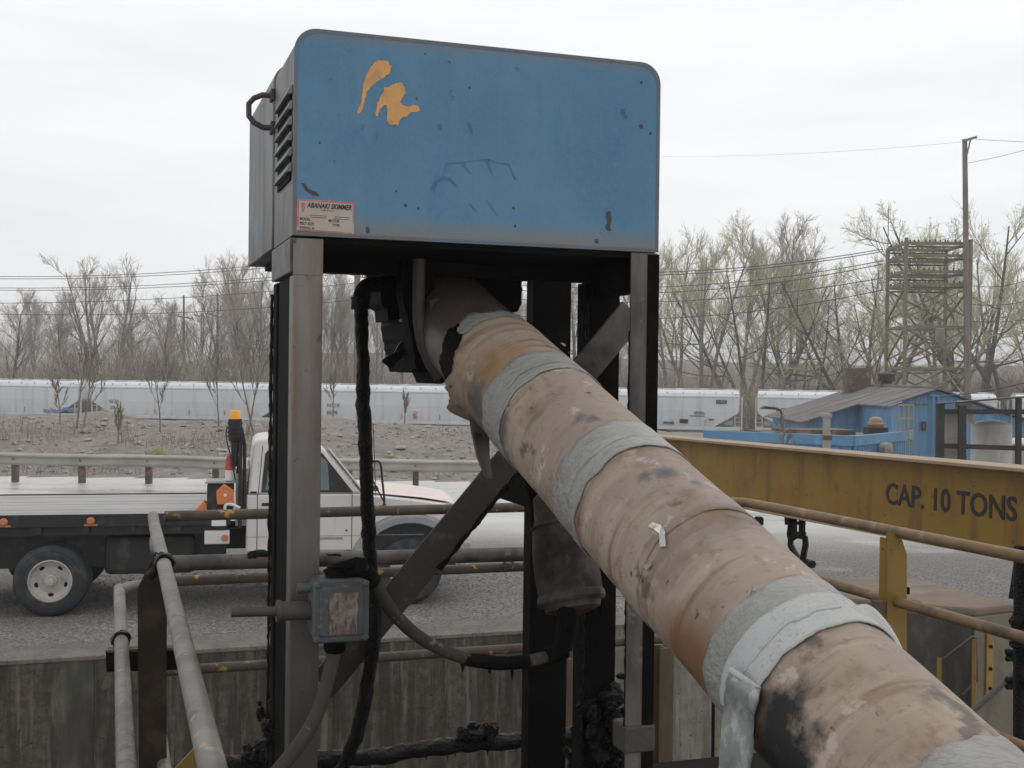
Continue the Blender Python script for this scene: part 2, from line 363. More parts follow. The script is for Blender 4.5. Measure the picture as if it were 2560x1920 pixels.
m_field = M('ballast_and_scrub', (.24, .215, .185), .95, vscale=.2, layers=[
    dict(col=(.12, .10, .065), scale=.05, lo=.42, hi=.6, amt=.8), dict(col=(.38, .365, .34), scale=6, lo=.5, hi=.64, amt=.6)], bump=(5, .5, .08))
sub_mesh('yard', cen[:, 1] < 30.6, m_yard)
sub_mesh('embankment', (cen[:, 1] >= 30.6) & (cen[:, 1] < 64), m_bank)
sub_mesh('terrain', cen[:, 1] >= 64, m_field)

# loose gravel on the near part of the yard
def rubble(name, n, xr_, yr_, rr, mat, label, seed, zf):
    g = np.random.default_rng(seed); mbi = MB().ico((0, 0, 0), 1.0, 1, (1, 1, .7), .3); bv = np.array(mbi.v); bf = np.array(mbi.f)
    x = g.uniform(*xr_, n); y = g.uniform(*yr_, n); keep = y > wall_y(x) + .68; x, y = x[keep], y[keep]; m = len(x)
    r = rr[0] + (rr[1] - rr[0]) * g.random(m) ** 3; a = g.uniform(0, 6.28, m); ca, sa = np.cos(a), np.sin(a); sx = g.uniform(.7, 1.4, m)
    vx = (bv[None, :, 0] * ca[:, None] - bv[None, :, 1] * sa[:, None]) * (r * sx)[:, None] + x[:, None]
    vy = (bv[None, :, 0] * sa[:, None] + bv[None, :, 1] * ca[:, None]) * r[:, None] + y[:, None]
    vz = bv[None, :, 2] * r[:, None] + (zf(x, y) + r * .2)[:, None]
    V_ = np.stack([vx, vy, vz], -1).reshape(-1, 3); F_ = (bf[None] + (np.arange(m) * len(bv))[:, None, None]).reshape(-1, 3)
    me = bpy.data.meshes.new(name); me.from_pydata(V_.tolist(), [], F_.tolist()); me.materials.append(mat)
    return tag(new_obj(name, me), label, 'gravel', None, 'stuff')
m_grav = M('grey_gravel', (.165, .158, .152), .95, vscale=9, var=.38, spec=.2)
rubble('gravel', 17000, (-6.2, 4.0), (11.5, 17.5), (.004, .019), m_grav, 'loose grey gravel around the truck wheels', 5, lambda x, y: 0 * x)

# far ridge closing the view
mb = MB(); hx = np.linspace(-900, 900, 150)
for j, (yy, hh) in enumerate([(260, -3), (330, 4), (430, 10.5), (560, 13.5), (700, 13)]):
    for x in hx: mb.v.append((x, yy + 12 * math.sin(x * .013), hh * (1 - .75 * float(sstep(-75, -150, np.array(float(x))))) * (.78 + .5 * float(nfield(np.array(x), np.array(yy), 120., 2)) + .25 * float(nfield(np.array(x), np.array(yy), 22., 4))) if hh > 0 else hh))
for j in range(4):
    for i in range(149): k = j * 150 + i; mb.f.append((k, k + 1, k + 151, k + 150))
m_ridge = M('leafless_hillside', (.155, .122, .095), .95, vscale=.05, var=.25, layers=[
    dict(col=(.105, .09, .07), scale=.12, lo=.45, hi=.62, stretch=(1, 1, .4), amt=.9), dict(col=(.14, .14, .08), scale=.05, lo=.52, hi=.68, amt=.7)], bump=(.8, 1, 1.5))
o = mb.build('hills', m_ridge, smooth=True); o['kind'] = 'structure'

# pit
mb = MB(); mb.gbox(-9, 13, -3, WALL_V - .5, -3.3, -3.2); o = mb.build('pit_floor', m_tar); o['kind'] = 'structure'
W = thing('pit_wall', G(0, WALL_V, -3.2), 'stained grey concrete pit wall below the gravel yard edge, behind the skimmer', 'wall')
wu_ = lambda x: pv(x, 1500, WALL_V).dot(U)
m_conc_pale = M('pale_concrete', (.19, .178, .145), .9, vscale=7, var=.2, spec=.15, layers=[dict(col=(.10, .09, .07), scale=8, lo=.48, hi=.62, stretch=(1, 1, .07), amt=.8, detail=9), dict(col=(.03, .026, .02), scale=26, lo=.63, hi=.66, amt=.85, detail=9), dict(col=(.27, .255, .22), scale=12, lo=.55, hi=.66, stretch=(1, 1, .08), amt=.6)], bump=(14, .5, .02))
us = [-9, wu_(205), wu_(720), wu_(1236), wu_(1392), wu_(1547), 8.75]
for i in range(6):
    MB().gbox(us[i] + .002, us[i + 1] - .002, WALL_V - .008 - .002 * (i % 2), WALL_V + .4, -3.2, -.035).build('panel', m_conc_wall if i < 3 else m_conc_pale, W, bevel=.002)
MB().gbox(-9, 8.75, WALL_V - .022, WALL_V + .62, -.033, .010).build('kerb', m_conc_top, W, bevel=.008)
for x0, x1 in ((128, 203), (1018, 1030)): MB().gbox(wu_(x0), wu_(x1), WALL_V - .016, WALL_V - .011, -3.2, -.036).build('stain_strip', m_pier_dark, W, label='black oil-soaked vertical strip')
MB().gbox(9.2, 16, 14.0, 14.4, -3.2, -.03).build('return_wall', m_conc_top, W)

def steel_column(x0, x1, v, ytop, mat, label, zb=-3.2):
    a, b = pv(x0, ytop, v), pv(x1, ytop, v); u0, u1 = a.dot(U), b.dot(U)
    t = thing('steel_column', G((u0 + u1) / 2, v, zb), label, 'column')
    h = u1 - u0
    MB().gbox(u0, u1, v, v + .012, zb, a.z).build('flange', mat, t)
    MB().gbox(u0, u1, v + .15, v + .162, zb, a.z).build('flange', mat, t)
    MB().gbox((u0 + u1) / 2 - .006, (u0 + u1) / 2 + .006, v + .012, v + .15, zb, a.z).build('web', mat, t)
steel_column(1427, 1456, 9.6, 1402, m_brown_beam, 'rusty yellow-brown steel column under the big pipe, left of the thin rod')
steel_column(1228, 1243, 9.6, 1425, m_brown_beam, 'thin yellowish steel column edge just right of the dark wide post')
a = pv(1541, 1745, 9.8); b = pv(1541, 1500, 9.8)
MB().tube([G(a.dot(U), 9.8, -3.2), b], .016, 8).build('rod', m_black, None, True, origin=(0, 0, 0))
tag(bpy.data.objects['rod'], 'thin black vertical rod in front of the pale wall under the big pipe', 'rod')

# concrete pier at right
pa, pb, pc = pz(1838, 1304, .0), pz(2108, 1327, .0), pz(2192, 1317, .0)
P0 = thing('concrete_pier', pb - Z * 3.2, 'brown concrete block with a yellow corner plate beyond the right railing', 'pier')
back = V * 2.2
poly = [pa, pb, pc, pc + back, pa + back * .55]
MB().prism([q - Z * 3.2 for q in poly], Z * 3.17).build('block', m_pier, P0, bevel=.02, fix=True)
MB().prism([q - Z * .029 for q in poly], Z * .10).build('cap', m_pier_top, P0, bevel=.03, fix=True)
dd = (pb - pa); nn = Vector((dd.y, -dd.x, 0)).normalized()
MB().box(pa - Z * 3.1 + nn * .012, dd * .985, -nn * .01, Z * 3.05).build('dark_face', m_pier_dark, P0, fix=True, label='dark left face')  # darker sheet laid over the left face of the block
dd2 = (pc - pb); n2 = Vector((dd2.y, -dd2.x, 0)).normalized(); e2 = dd2.normalized()
q0 = pplane(2126, 1505, pb, n2); q1 = pplane(2143, 1352, pb, n2); wd = (q1 - q0).dot(e2)
yp = MB().box(q0 + n2 * .03, e2 * wd, -n2 * .028, Z * (q1.z - q0.z)).build('corner_plate', m_yellow, P0, fix=True, bevel=.004, label='bolted yellow steel plate')
for k in (.12, .4, .72, .93):
    MB().lathe([(.022, 0), (.022, .02), (.012, .028)], q0 + e2 * wd * .5 + Z * (q1.z - q0.z) * k + n2 * .03, n2, 8).build('bolt', m_black, yp)
hr = thing('grab_rail', pv(2030, 1500, 11.2), 'thin bent grab rail with yellow legs in front of the dark pier face', 'handrail')
g0, g1, g2, g3 = [pplane(x, y, pa + nn * .25, nn) for x, y in ((1992, 1460), (2107, 1371), (2110, 1470), (2080, 1500))]
MB().tube([g0 - (g1 - g0) * .4, g0, g1 - (g1 - g0) * .05, g1 + (g2 - g1) * .05, g2, g3], .021, 8).build('top_bar', m_leg_dark, hr, True)
for x, y0, y1 in ((2029, 1422, 1520), (2105, 1380, 1470)):
    a = pplane(x, y0, pa + nn * .25, nn); b = pplane(x, y1, pa + nn * .25, nn); MB().bar(a, b - Z * .6, .05, .05, nn).build('leg', m_yellow, hr)
d0 = pv(2092, 1545, 9.6); d1 = pv(2192, 1453, 9.6)
tag(MB().tube([d0 - (d1 - d0) * .5, d1], .03, 8).build('sloping_rail', m_leg_dark, None, True), 'grey sloping pipe handrail leading down beside the pier to the black hoist', 'handrail')

# ------------------------------------------------------------------ guardrail
m_guard = M('galvanised_dusty', (.33, .315, .285), .6, metal=.25, vscale=2, layers=[dict(col=(.22, .18, .14), scale=2, lo=.5, hi=.7, stretch=(.3, 1, 1), amt=.7)], bump=(30, .2, .004))
m_post = M('rusty_post', (.10, .07, .055), .9, layers=[dict(col=(.20, .16, .13), scale=6, lo=.5, hi=.65)])
gy = 29.0
GR = thing('guardrail', (-6, gy, 0), 'long weathered steel guardrail running behind the truck along the bank', 'guardrail')
prof = [(0, .70), (-.03, .69), (-.075, .655), (-.08, .625), (-.03, .585), (-.02, .55), (-.03, .515), (-.08, .475), (-.075, .445), (-.03, .41), (0, .40)]
def gz(x): return .03 * math.sin(x * .35) + .015 * math.sin(x * 1.3)
m0 = MB(); xl = list(np.arange(-22, 4.1, 1.0))
for x in xl:
    for dy, z in prof: m0.v.append((x, gy + dy, z + gz(x)))
for i in range(len(xl) - 1):
    for k in range(len(prof) - 1): a = i * 11 + k; m0.f.append((a, a + 1, a + 12, a + 11))
ob = m0.build('beam', m_guard, GR, True); sm = ob.modifiers.new('solid', 'SOLIDIFY'); sm.thickness = .006
for k in range(-8, 9):
    x = pd(536 / S, 1000, gy).x + k * 1.62
    if x < -21 or x > 3.8: continue
    MB().box((x - .07, gy + .03, -.05), Vector((.14, 0, 0)), Vector((0, .16, 0)), Z * .66).build('post', m_post, GR, bevel=.01)
    MB().lathe([(.022, 0), (.022, .015)], (x, gy - .035, .55 + gz(x)), (0, -1, 0), 8).build('bolt', m_post, GR)
# ------------------------------------------------------------------ hopper train
m_car = M('light_grey_car', (.60, .62, .645), .45, vscale=.4, var=.05, layers=[
    dict(col=(.42, .425, .43), scale=1.4, lo=.45, hi=.65, grad=(2, 1.3, 2.6), amt=.8, stretch=(1, 1, .3)),
    dict(col=(.40, .39, .37), scale=2, lo=.52, hi=.72, stretch=(1, 1, .08), amt=.6)], bump=(.8, .06, .05))
m_car_dk = M('car_underframe', (.10, .095, .085), .8, layers=[dict(col=(.20, .19, .17), scale=3, lo=.5, hi=.65)])
m_car_lt = M('car_trim', (.55, .56, .57), .5)
m_ref = M('reflector', (.45, .22, .10), .5)
m_red = M('red_marking', (.52, .10, .10), .6, layers=[dict(col=(.52, .52, .53), scale=9, lo=.55, hi=.65)])
m_bluegraf = M('blue_paint_mark', (.10, .22, .42), .6)
CL = 19.3; rz_train = math.atan2(-.205, 1); RAILZ = -2.85
C1 = thing('hopper_car', (0, 0, 0), 'x', 'rail car', 'covered hopper cars in the train')
lv = [(1.32, 2.5, 1.32), (1.5, 2.35, 1.5), (2.55, .55, 1.58), (2.75, .42, 1.6), (3.75, .40, 1.6), (3.98, .40, 1.56), (4.22, .42, 1.40), (4.40, .45, 1.12), (4.48, .5, .6)]
mb = MB()
for z, ins, wv in lv:
    mb.v += [(ins, -wv, z), (CL - ins, -wv, z), (CL - ins, wv, z), (ins, wv, z)]
for i in range(len(lv) - 1):
    for k in range(4): a, b = i * 4 + k, i * 4 + (k + 1) % 4; mb.f.append((a, b, b + 4, a + 4))
mb.f += [(3, 2, 1, 0), tuple(len(mb.v) - 4 + k for k in range(4))]
mb.build('body', m_car, C1, bevel=.05)
MB().box((.35, -1.64, 3.88), Vector((CL - .7, 0, 0)), Vector((0, .06, 0)), Z * .09).build('roof_rail', m_car_lt, C1)
MB().box((.3, -1.52, 1.18), Vector((CL - .6, 0, 0)), Vector((0, .14, 0)), Z * .30).build('side_sill', m_car_lt, C1, bevel=.02)
MB().box((.3, 1.38, 1.18), Vector((CL - .6, 0, 0)), Vector((0, .14, 0)), Z * .30).build('side_sill', m_car_lt, C1)
MB().box((.1, -.35, .85), Vector((CL - .2, 0, 0)), Vector((0, .7, 0)), Z * .33).build('centre_sill', m_car_dk, C1)
MB().box((.4, -.32, 4.53), Vector((CL - .8, 0, 0)), Vector((0, .64, 0)), Z * .05).build('running_board', m_car_lt, C1)
for k in range(9): MB().box((1.35 + k * 2.05, -.55, 4.45), Vector((.62, 0, 0)), Vector((0, 1.1, 0)), Z * .14).build('hatch', m_car_lt, C1, bevel=.03)
for k in range(14): MB().box((1.0 + k * 1.33, -1.43, 4.20), Vector((.05, 0, 0)), Vector((0, .35, 0)), Z * .10).build('roof_stay', m_car_dk, C1)
for e, sg in ((0, 1), (CL, -1)):
    ex = Vector((sg, 0, 0))
    for y in (-1.45, 1.35): MB().box(Vector((e, y, 1.2)) + ex * .25, Vector((.1, 0, 0)), Vector((0, .1, 0)), Z * 2.75).build('end_post', m_car_lt, C1)
    for z in np.arange(1.5, 4.2, .38): MB().tube([Vector((e, -1.5, z)) + ex * .28, Vector((e, -1.5, z)) + ex * .75], .018, 5).build('ladder_rung', m_car_lt, C1)
    for y in (-1.52,): MB().box(Vector((e, y, 1.2)) + ex * .78, Vector((.06, 0, 0)), Vector((0, .05, 0)), Z * 3.0).build('ladder_rail', m_car_lt, C1)
    MB().box(Vector((min(e, e + sg * 2.3), -1.45, 1.12)), Vector((2.3, 0, 0)), Vector((0, 2.9, 0)), Z * .08).build('end_platform', m_car_dk, C1)
    MB().lathe([(.28, -.5), (.30, -.45), (.30, .45), (.28, .5)], Vector((e, -.6, 1.75)) + ex * 1.45, ex, 14).build('brake_reservoir', m_car_lt, C1, True)
    bg = MB()
    for wx in (.95, 2.7):
        for y in (-.82, .72): bg.lathe([(.46, 0), (.46, .1)], Vector((e, y, .46)) + ex * wx, (0, 1, 0), 18)
    for y in (-1.0, .85): bg.box(Vector((min(e + sg * .7, e + sg * 2.95), y, .38)), Vector((2.25, 0, 0)), Vector((0, .15, 0)), Z * .42)
    bg.build('bogie', m_car_dk, C1)
for k, x in enumerate((3.2, 6.6, 10.0, 13.4, 16.1)): MB().box((x, -1.615, 1.62), Vector((.08, 0, 0)), Vector((0, .02, 0)), Z * .42).build('reflector', m_ref, C1)
for k in range(3):
    mb = MB(); x = 3.4 + k * 4.6
    for z, ins, wv in ((1.32, 0, 1.1), (.55, 1.5, .45)): mb.v += [(x + ins, -wv, z), (x + 3.9 - ins, -wv, z), (x + 3.9 - ins, wv, z), (x + ins, wv, z)]
    mb.f += [(4, 5, 1, 0), (5, 6, 2, 1), (6, 7, 3, 2), (7, 4, 0, 3), (7, 6, 5, 4)]; mb.build('discharge_hopper', m_car, C1)
tdir = Vector((1, -.205, 0)).normalized(); tn = Vector((tdir.y, -tdir.x, 0))       # tn towards camera
o_plane = Vector((0, rail_y(0), 0))
p190 = pplane(190, 880, o_plane, tn); p1625 = pplane(1625, 880, o_plane, tn)
step = (p1625 - p190) / 3; step.z = 0; cars = []
base0 = Vector((p190.x, p190.y, RAILZ)) - tn * 1.6
LAB = ['leftmost grey hopper car, blue scrawl low on its right end', 'grey hopper car second from left, just right of the left gap',
       'grey hopper car with red footprint mark, seen through the skimmer legs', 'grey hopper car directly right of the skimmer, black hatch-box mark near its end', 'rightmost grey hopper car behind the blue shed', 'grey hopper car end at the far right edge behind the canopy']
C1.location = base0 - step; C1.rotation_euler = (0, 0, rz_train); C1['label'] = LAB[0]; cars.append(C1)
for k in range(5):
    cars.append(dup(C1, base0 + step * k, rz_train, label=LAB[k + 1]))
m_mark = M('stencil_paint', (.10, .10, .105), .7)
def mark(k, txt, a, z, size, mat=m_mark, bold=.004, nm='lettering'):
    c = cars[k]; bpy.context.view_layer.update()
    pass
    ob = text(nm, txt, mat, c, (a, -1.625, z), (1, 0, 0), (0, 0, 1), size, bold=bold, ext=.004); return ob
mark(1, 'NCIX', 1.75 + .35, 2.55, .42); mark(1, '206', 1.85 + .35, 1.98, .42)
mark(2, 'NCIX', 3.2, 2.5, .5); mark(2, '6636', 3.2, 1.92, .5)
mark(4, 'ECUX', 1.9, 2.72, .55, bold=.03)
for x, z, w_, h in ((12.7, 1.62, .9, .22), (15.2, 2.62, .8, .07), (15.2, 2.48, .95, .07), (14.9, 2.3, 1.2, .07), (16.4, 2.0, .45, .12)):
    MB().box((x, -1.62, z), Vector((w_, 0, 0)), Vector((0, .01, 0)), Z * h).build('stencil_line', m_car_dk, cars[3])
MB().box((1.75, -1.62, 1.75), Vector((1.0, 0, 0)), Vector((0, .01, 0)), Z * .7).build('stencil_panel', m_car_lt, cars[4])
bx = MB().box((14.05, -1.63, 1.72), Vector((.7, 0, 0)), Vector((0, .015, 0)), Z * .34).build('stencil_box', m_ink, cars[3])
MB().box((17.0, -1.63, 3.35), Vector((.9, 0, 0)), Vector((0, .012, 0)), Z * .34).build('stencil_box', m_car_dk, cars[3])
mb = MB()     # red footprint-like mark: sole and toes
FS = lambda x, z: (11.2 + (x - 11.2) * .62, -1.62, 1.75 + (z - 1.75) * .62)
mb.prism([FS(x, z) for x, _y, z in [(11.0, -1.62, 1.6), (11.5, -1.62, 1.55), (11.62, -1.62, 1.9), (11.4, -1.62, 2.1), (11.5, -1.62, 2.3), (11.1, -1.62, 2.36), (10.9, -1.62, 2.1), (11.05, -1.62, 1.9)]], (0, -.01, 0))
for x, z, r in ((10.82, 2.48, .06), (11.0, 2.55, .06), (11.17, 2.56, .07), (11.34, 2.53, .08), (11.56, 2.46, .10)): mb.lathe([(r * .62, 0), (r * .62, .01)], FS(x, z), (0, -1, 0), 8)
mb.build('footprint_mark', m_red, cars[2])
mb = MB(); rr = random.Random(4)
for k in range(9): mb.ico((15.6 + k * .33, -1.60, 1.75 + rr.uniform(-.1, .16)), .22, k, (1, .12, .8))
mb.build('blue_scrawl', m_bluegraf, cars[0])
tk = thing('railway_track', (0, rail_y(0), RAILZ), 'rusty railway track under the grey hopper train', 'track')
for off in (-.75, .75):
    a = Vector((-75, rail_y(-75), RAILZ - .15)) - tn * (off); b = Vector((75, rail_y(75), RAILZ - .15)) - tn * (off); MB().bar(a, b, .07, .15).build('rail', m_car_dk, tk)

# ------------------------------------------------------------------ blue shed and neighbours
m_blue = M('blue_corrugated', (.095, .22, .37), .55, vscale=.6, var=.1, layers=[dict(col=(.20, .36, .55), scale=1.2, lo=.5, hi=.7, stretch=(1, 1, .2), amt=.6), dict(col=(.07, .16, .32), scale=2.5, lo=.58, hi=.7, stretch=(1, 1, .15), amt=.6)])
m_blue_lt = M('blue_fascia', (.11, .265, .44), .5, vscale=.5, layers=[dict(col=(.22, .40, .60), scale=2, lo=.55, hi=.7, amt=.5)])
m_roof = M('weathered_roofing', (.108, .102, .098), .8, vscale=.5, var=.1, layers=[dict(col=(.22, .20, .185), scale=1.6, lo=.48, hi=.7, stretch=(.15, 1, 1), amt=.8), dict(col=(.09, .07, .055), scale=3, lo=.58, hi=.7, amt=.6)])
m_rustsheet = M('rusty_sheet', (.10, .068, .05), .85, layers=[dict(col=(.26, .19, .13), scale=2, lo=.5, hi=.65)])
m_tank = M('dull_white_tank', (.42, .415, .40), .6, layers=[dict(col=(.30, .27, .24), scale=1.5, lo=.5, hi=.7, stretch=(1, 1, .3), amt=.7)])
m_white = M('white_paint', (.62, .61, .60), .5, layers=[dict(col=(.45, .42, .40), scale=4, lo=.55, hi=.7, amt=.6)])
m_frame = M('dark_frame', (.022, .019, .018), .7, layers=[dict(col=(.09, .045, .03), scale=3, lo=.58, hi=.7)])
gnd = CZ - 4.95
def T2(x, y): return (1750 + x * .3662) / S, (900 + y * .3662) / S       # from an enlarged view of the photograph
def pt(x, y, d): return pd(*T2(x, y), d)
def corrugate(p, e, h, L, pitch, mat, name, parent, amp=.03):
    """upright ribbed sheet starting at p, along unit vector e, length L, height h, trapezoid ribs"""
    n = Vector((e.y, -e.x, 0)); mb = MB(); k = 0; x = 0; prof = []
    while x < L - 1e-6:
        for f, dz in ((0, 0), (.35, 0), (.5, amp), (.85, amp)):
            if x + f * pitch <= L: prof.append((x + f * pitch, dz))
        x += pitch
    prof.append((L, 0)); m = len(prof)
    for zz in (0, h):
        for q, dz in prof: mb.v.append(tuple(Vector(p) + e * q + n * dz + Z * zz))
    for i in range(m - 1): mb.f.append((i, i + 1, m + i + 1, m + i))
    return mb.build(name, mat, parent)
SH = thing('blue_shed', (22, 62, gnd), 'bright blue metal shed with a grey gable roof and rooftop stack', 'building')
xr, zrg, ze = 21.95, CZ - .52, CZ - 2.45
XE0, XE1 = 16.2, 28.2; y0, y1, yn = 62.0, 76.0, 67.0
def roofz(x): return zrg - (zrg - ze) * abs(x - xr) / (xr - XE0)
for xa, xb, yy in ((19.4, XE1 - .3, y0), (16.6, 19.4, yn)):
    pitch = .42; x = xa
    while x < xb - .01:
        xn = min(x + 1.26, xb); mb = MB(); n = 3
        for i in range(n):
            a = x + (xn - x) * i / n; b = x + (xn - x) * (i + 1) / n; m1, m2 = a + (b - a) * .4, a + (b - a) * .5
            for q0, q1, d0_, d1_ in ((a, m1, 0, 0), (m1, m2, 0, -.035), (m2, b - .04, -.035, -.035), (b - .04, b, -.035, 0)):
                mb.add([(q0, yy + d0_, gnd), (q1, yy + d1_, gnd), (q1, yy + d1_, roofz(q1) - .08), (q0, yy + d0_, roofz(q0) - .08)], [(0, 1, 2, 3)])
        mb.build('wall_panel', m_blue, SH); x = xn
MB().box((19.4, y0 + .02, gnd), Vector((.06, 0, 0)), Vector((0, yn - y0, 0)), Z * (roofz(19.4) - gnd - .1)).build('side_wall', m_blue_lt, SH)
MB().box((16.55, yn, gnd), Vector((.06, 0, 0)), Vector((0, y1 - yn, 0)), Z * (ze - gnd)).build('side_wall', m_blue, SH)
MB().box((XE1 - .3, y0, gnd), Vector((.06, 0, 0)), Vector((0, y1 - y0, 0)), Z * (ze - gnd - .2)).build('side_wall', m_blue, SH)
def roof_sheet(xa, xb, ya, yb, th=.06):
    za, zb = roofz(xa), roofz(xb); mb = MB()
    mb.hexa([(xa, ya, za), (xb, ya, zb), (xb, yb, zb), (xa, yb, za), (xa, ya, za + th), (xb, ya, zb + th), (xb, yb, zb + th), (xa, yb, za + th)])
    return mb
rj = random.Random(8)
yy = y0 - .35
while yy < y1:
    w_ = 1.15; left = XE0 - .2 if yy > yn - .9 else 19.1
    roof_sheet(left, xr - .02, yy, min(yy + w_ - .02, y1), .06 + rj.uniform(0, .025)).build('roof_sheet', m_roof, SH); yy += w_
yy = y0 - .35
while yy < y1:
    roof_sheet(xr + .02, XE1 + .3, yy, min(yy + 1.13, y1), .06 + rj.uniform(0, .02)).build('roof_sheet', m_roof, SH); yy += 1.15
MB().tube([(xr, y0 - .4, zrg + .06), (xr, y1, zrg + .06)], .12, 8).build('ridge_cap', m_roof, SH, True)
a = pt(1012, 200, 73); b = pt(1165, 200, 73); c = pt(1012, 52, 73)
MB().box(Vector((a.x, 73, roofz(a.x))), Vector((b.x - a.x, 0, 0)), Vector((0, 1.3, 0)), Z * (c.z - roofz(a.x))).build('stack_box', m_rustsheet, SH, label='square rusty brown rooftop housing', bevel=.03)
for k in range(9):
    MB().box(Vector((a.x - .03, 72.96, roofz(a.x) + .25 + k * .14)), Vector((.28, 0, 0)), Vector((0, .05, 0)), Z * .07).build('louvre', m_conc_top, SH)
a = pt(1272, 200, 71)
MB().lathe([(.36, -.6), (.34, .40), (.30, .42)], a, Z, 16).build('vent_base', m_rustsheet, SH, True)
MB().lathe([(.29, .3), (.29, .45), (.50, .47), (.50, .90), (.36, .98), (.15, 1.0)], a, Z, 16).build('vent_cap', m_frame, SH, True)
for x, y, w_, h in ((1512, 420, 32, 62),):
    a = pt(x, y + h, 61.9); b = pt(x + w_, y, 61.9); f_ = MB().box((a.x, 61.88, a.z), Vector((b.x - a.x, 0, 0)), Vector((0, .06, 0)), Z * (b.z - a.z)).build('window', m_frame, SH)
    MB().box((a.x + .07, 61.86, a.z + .12), Vector((b.x - a.x - .14, 0, 0)), Vector((0, .04, 0)), Z * (b.z - a.z - .24)).build('pane', m_conc_top, f_)
for x in (1595, 1632): a = pt(x, 240, 61.8); MB().tube([a, (a.x, 61.8, a.z - 2.9)], .05, 6).build('conduit', m_blue, SH)
a = pt(1565, 240, 61.8); b = pt(1655, 250, 61.8); MB().tube([a, b], .06, 6).build('conduit', m_blue, SH)
a = pt(1430, 303, 61.6); b = pt(1555, 305, 61.6); MB().bar(a, b, .05, .08).build('sign_arm', m_rustsheet, SH)

LB = thing('low_blue_building', (12.8, 45, gnd), 'low flat-roofed blue building with ribbed walls in front of the shed', 'building')
zt = CZ - 2.2
q = [Vector((12.8, 45, 0)), Vector((16.75, 50.2, 0)), Vector((11.9, 54.2, 0)), Vector((7.75, 48.3, 0))]
MB().prism([v + Z * (gnd) for v in [q[0] * .999 + q[2] * .001, q[1], q[2], q[3]]], Z * (zt - gnd - .22)).build('core', m_blue, LB, fix=True)
MB().prism([v + Z * (zt - .219) for v in q], Z * .08).build('roof_deck', m_roof, LB, fix=True)
for A_, B_ in ((q[3], q[0]), (q[0], q[1])):
    e = (B_ - A_).normalized(); L_ = (B_ - A_).length; n = Vector((e.y, -e.x, 0)); npan = 4
    for k in range(npan): corrugate(A_ + e * (L_ * k / npan) + n * .03 + Z * gnd, e, zt - gnd - .34, L_ / npan - .012, .26, m_blue, 'wall_panel', LB, .04)
    MB().box(A_ + n * .10 + Z * (zt - .36), e * (L_ + .05), -n * .12, Z * .40).build('fascia', m_blue_lt, LB, fix=True, bevel=.02)
c0 = q[0] * .25 + q[3] * .25 + q[1] * .25 + q[2] * .25
a = pt(430, 485, 48.5); b = pt(1060, 470, 48.5)
rs = thing('roof_plate', (a.x, 48.3, zt), 'rusty brown steel plate lying on the low blue building roof', 'steel plate')
MB().box((a.x, 47.9, zt - .10), Vector((b.x - a.x, .5, 0)), Vector((-.4, 2.2, 0)), Z * .10).build('plate', m_rustsheet, rs)
MB().box((a.x + .8, 48.1, zt + .003), Vector((2.9, .25, 0)), Vector((-.2, 1.6, 0)), Z * .10).build('plate', m_rustsheet, rs)
a = pt(1200, 490, 50); vt = thing('roof_ventilator', a, 'tan mushroom-shaped roof ventilator on the low blue building', 'vent')
m_tanvent = M('tan_vent', (.27, .19, .12), .7)
MB().box(Vector((a.x - .40, 49.6, zt - .14)), Vector((.80, 0, 0)), Vector((0, .8, 0)), Z * .30).build('curb', m_frame, vt)
MB().lathe([(.30, .0), (.31, .06), (.38, .09), (.385, .17), (.29, .20), (.285, .25), (.26, .34), (.17, .42), (.08, .44)], Vector((a.x, 50, zt + .16)), Z, 20).build('cowl', m_tanvent, vt, True)
ld = thing('roof_ladder', pt(1430, 660, 49), 'thin yellow caged ladder against the blue shed wall', 'ladder')
m_ladder = M('faded_yellow', (.36, .27, .08), .6, layers=[dict(col=(.35, .16, .06), scale=3, lo=.55, hi=.65)])
for x in (1357, 1392, 1425, 1458): MB().tube([pt(x, 305, 49), pt(x if x > 1400 else x + 2, 490 if x < 1400 else 680, 49)], .022, 6).build('rail', m_ladder, ld)
for y in (307, 400, 490): MB().bar(pt(1355, y, 49), pt(1460, y, 49), .05, .06).build('hoop', m_ladder, ld)
for y in range(520, 680, 24): MB().tube([pt(1425, y, 49), pt(1458, y, 49)], .018, 5).build('rung', m_ladder, ld)
a = pt(867, 640, 38); b = pt(865, 365, 38); pp = thing('vent_pole', a, 'grey steel pipe post standing before the low blue building', 'pole')
MB().tube([a - Z * 2.4, b], .125, 10).build('pipe', m_guard, pp, True); MB().lathe([(.17, 0), (.17, .12)], b - Z * .12, Z, 10).build('cap', m_guard, pp); MB().lathe([(.16, 0), (.16, .14)], pt(866, 545, 38), Z, 10).build('clamp', m_rustsheet, pp)
a = pt(1222, 605, 46.8); lf = thing('wall_lamp', a, 'small round grey wall lamp on the low blue building', 'lamp')
MB().lathe([(.06, 0), (.24, .1), (.26, .4), (.1, .46)], a + Vector((.1, .15, 0)), (.6, -.8, .0), 14).build('shade', m_guard, lf, True); MB().bar(a + Vector((0, .6, 0)), a + Vector((-.25, .2, -.2)), .08, .08).build('arm', m_frame, lf)
aw = thing('bent_pipe_hood', pt(500, 450, 60), 'small rusty hood with a bent dark pipe beside the train gap', 'vent hood')
MB().hexa([pt(410, 335, 60), pt(560, 340, 60), pt(540, 340, 62), pt(400, 335, 62), pt(440, 315, 60), pt(530, 335, 60), pt(520, 330, 62), pt(430, 312, 62)]).build('hood', m_rustsheet, aw, fix=True)
MB().tube([pt(440, 320, 60), pt(520, 330, 60), pt(548, 345, 60), pt(558, 370, 60), pt(558, 455, 60)], .05, 8).build('pipe', m_frame, aw, True)

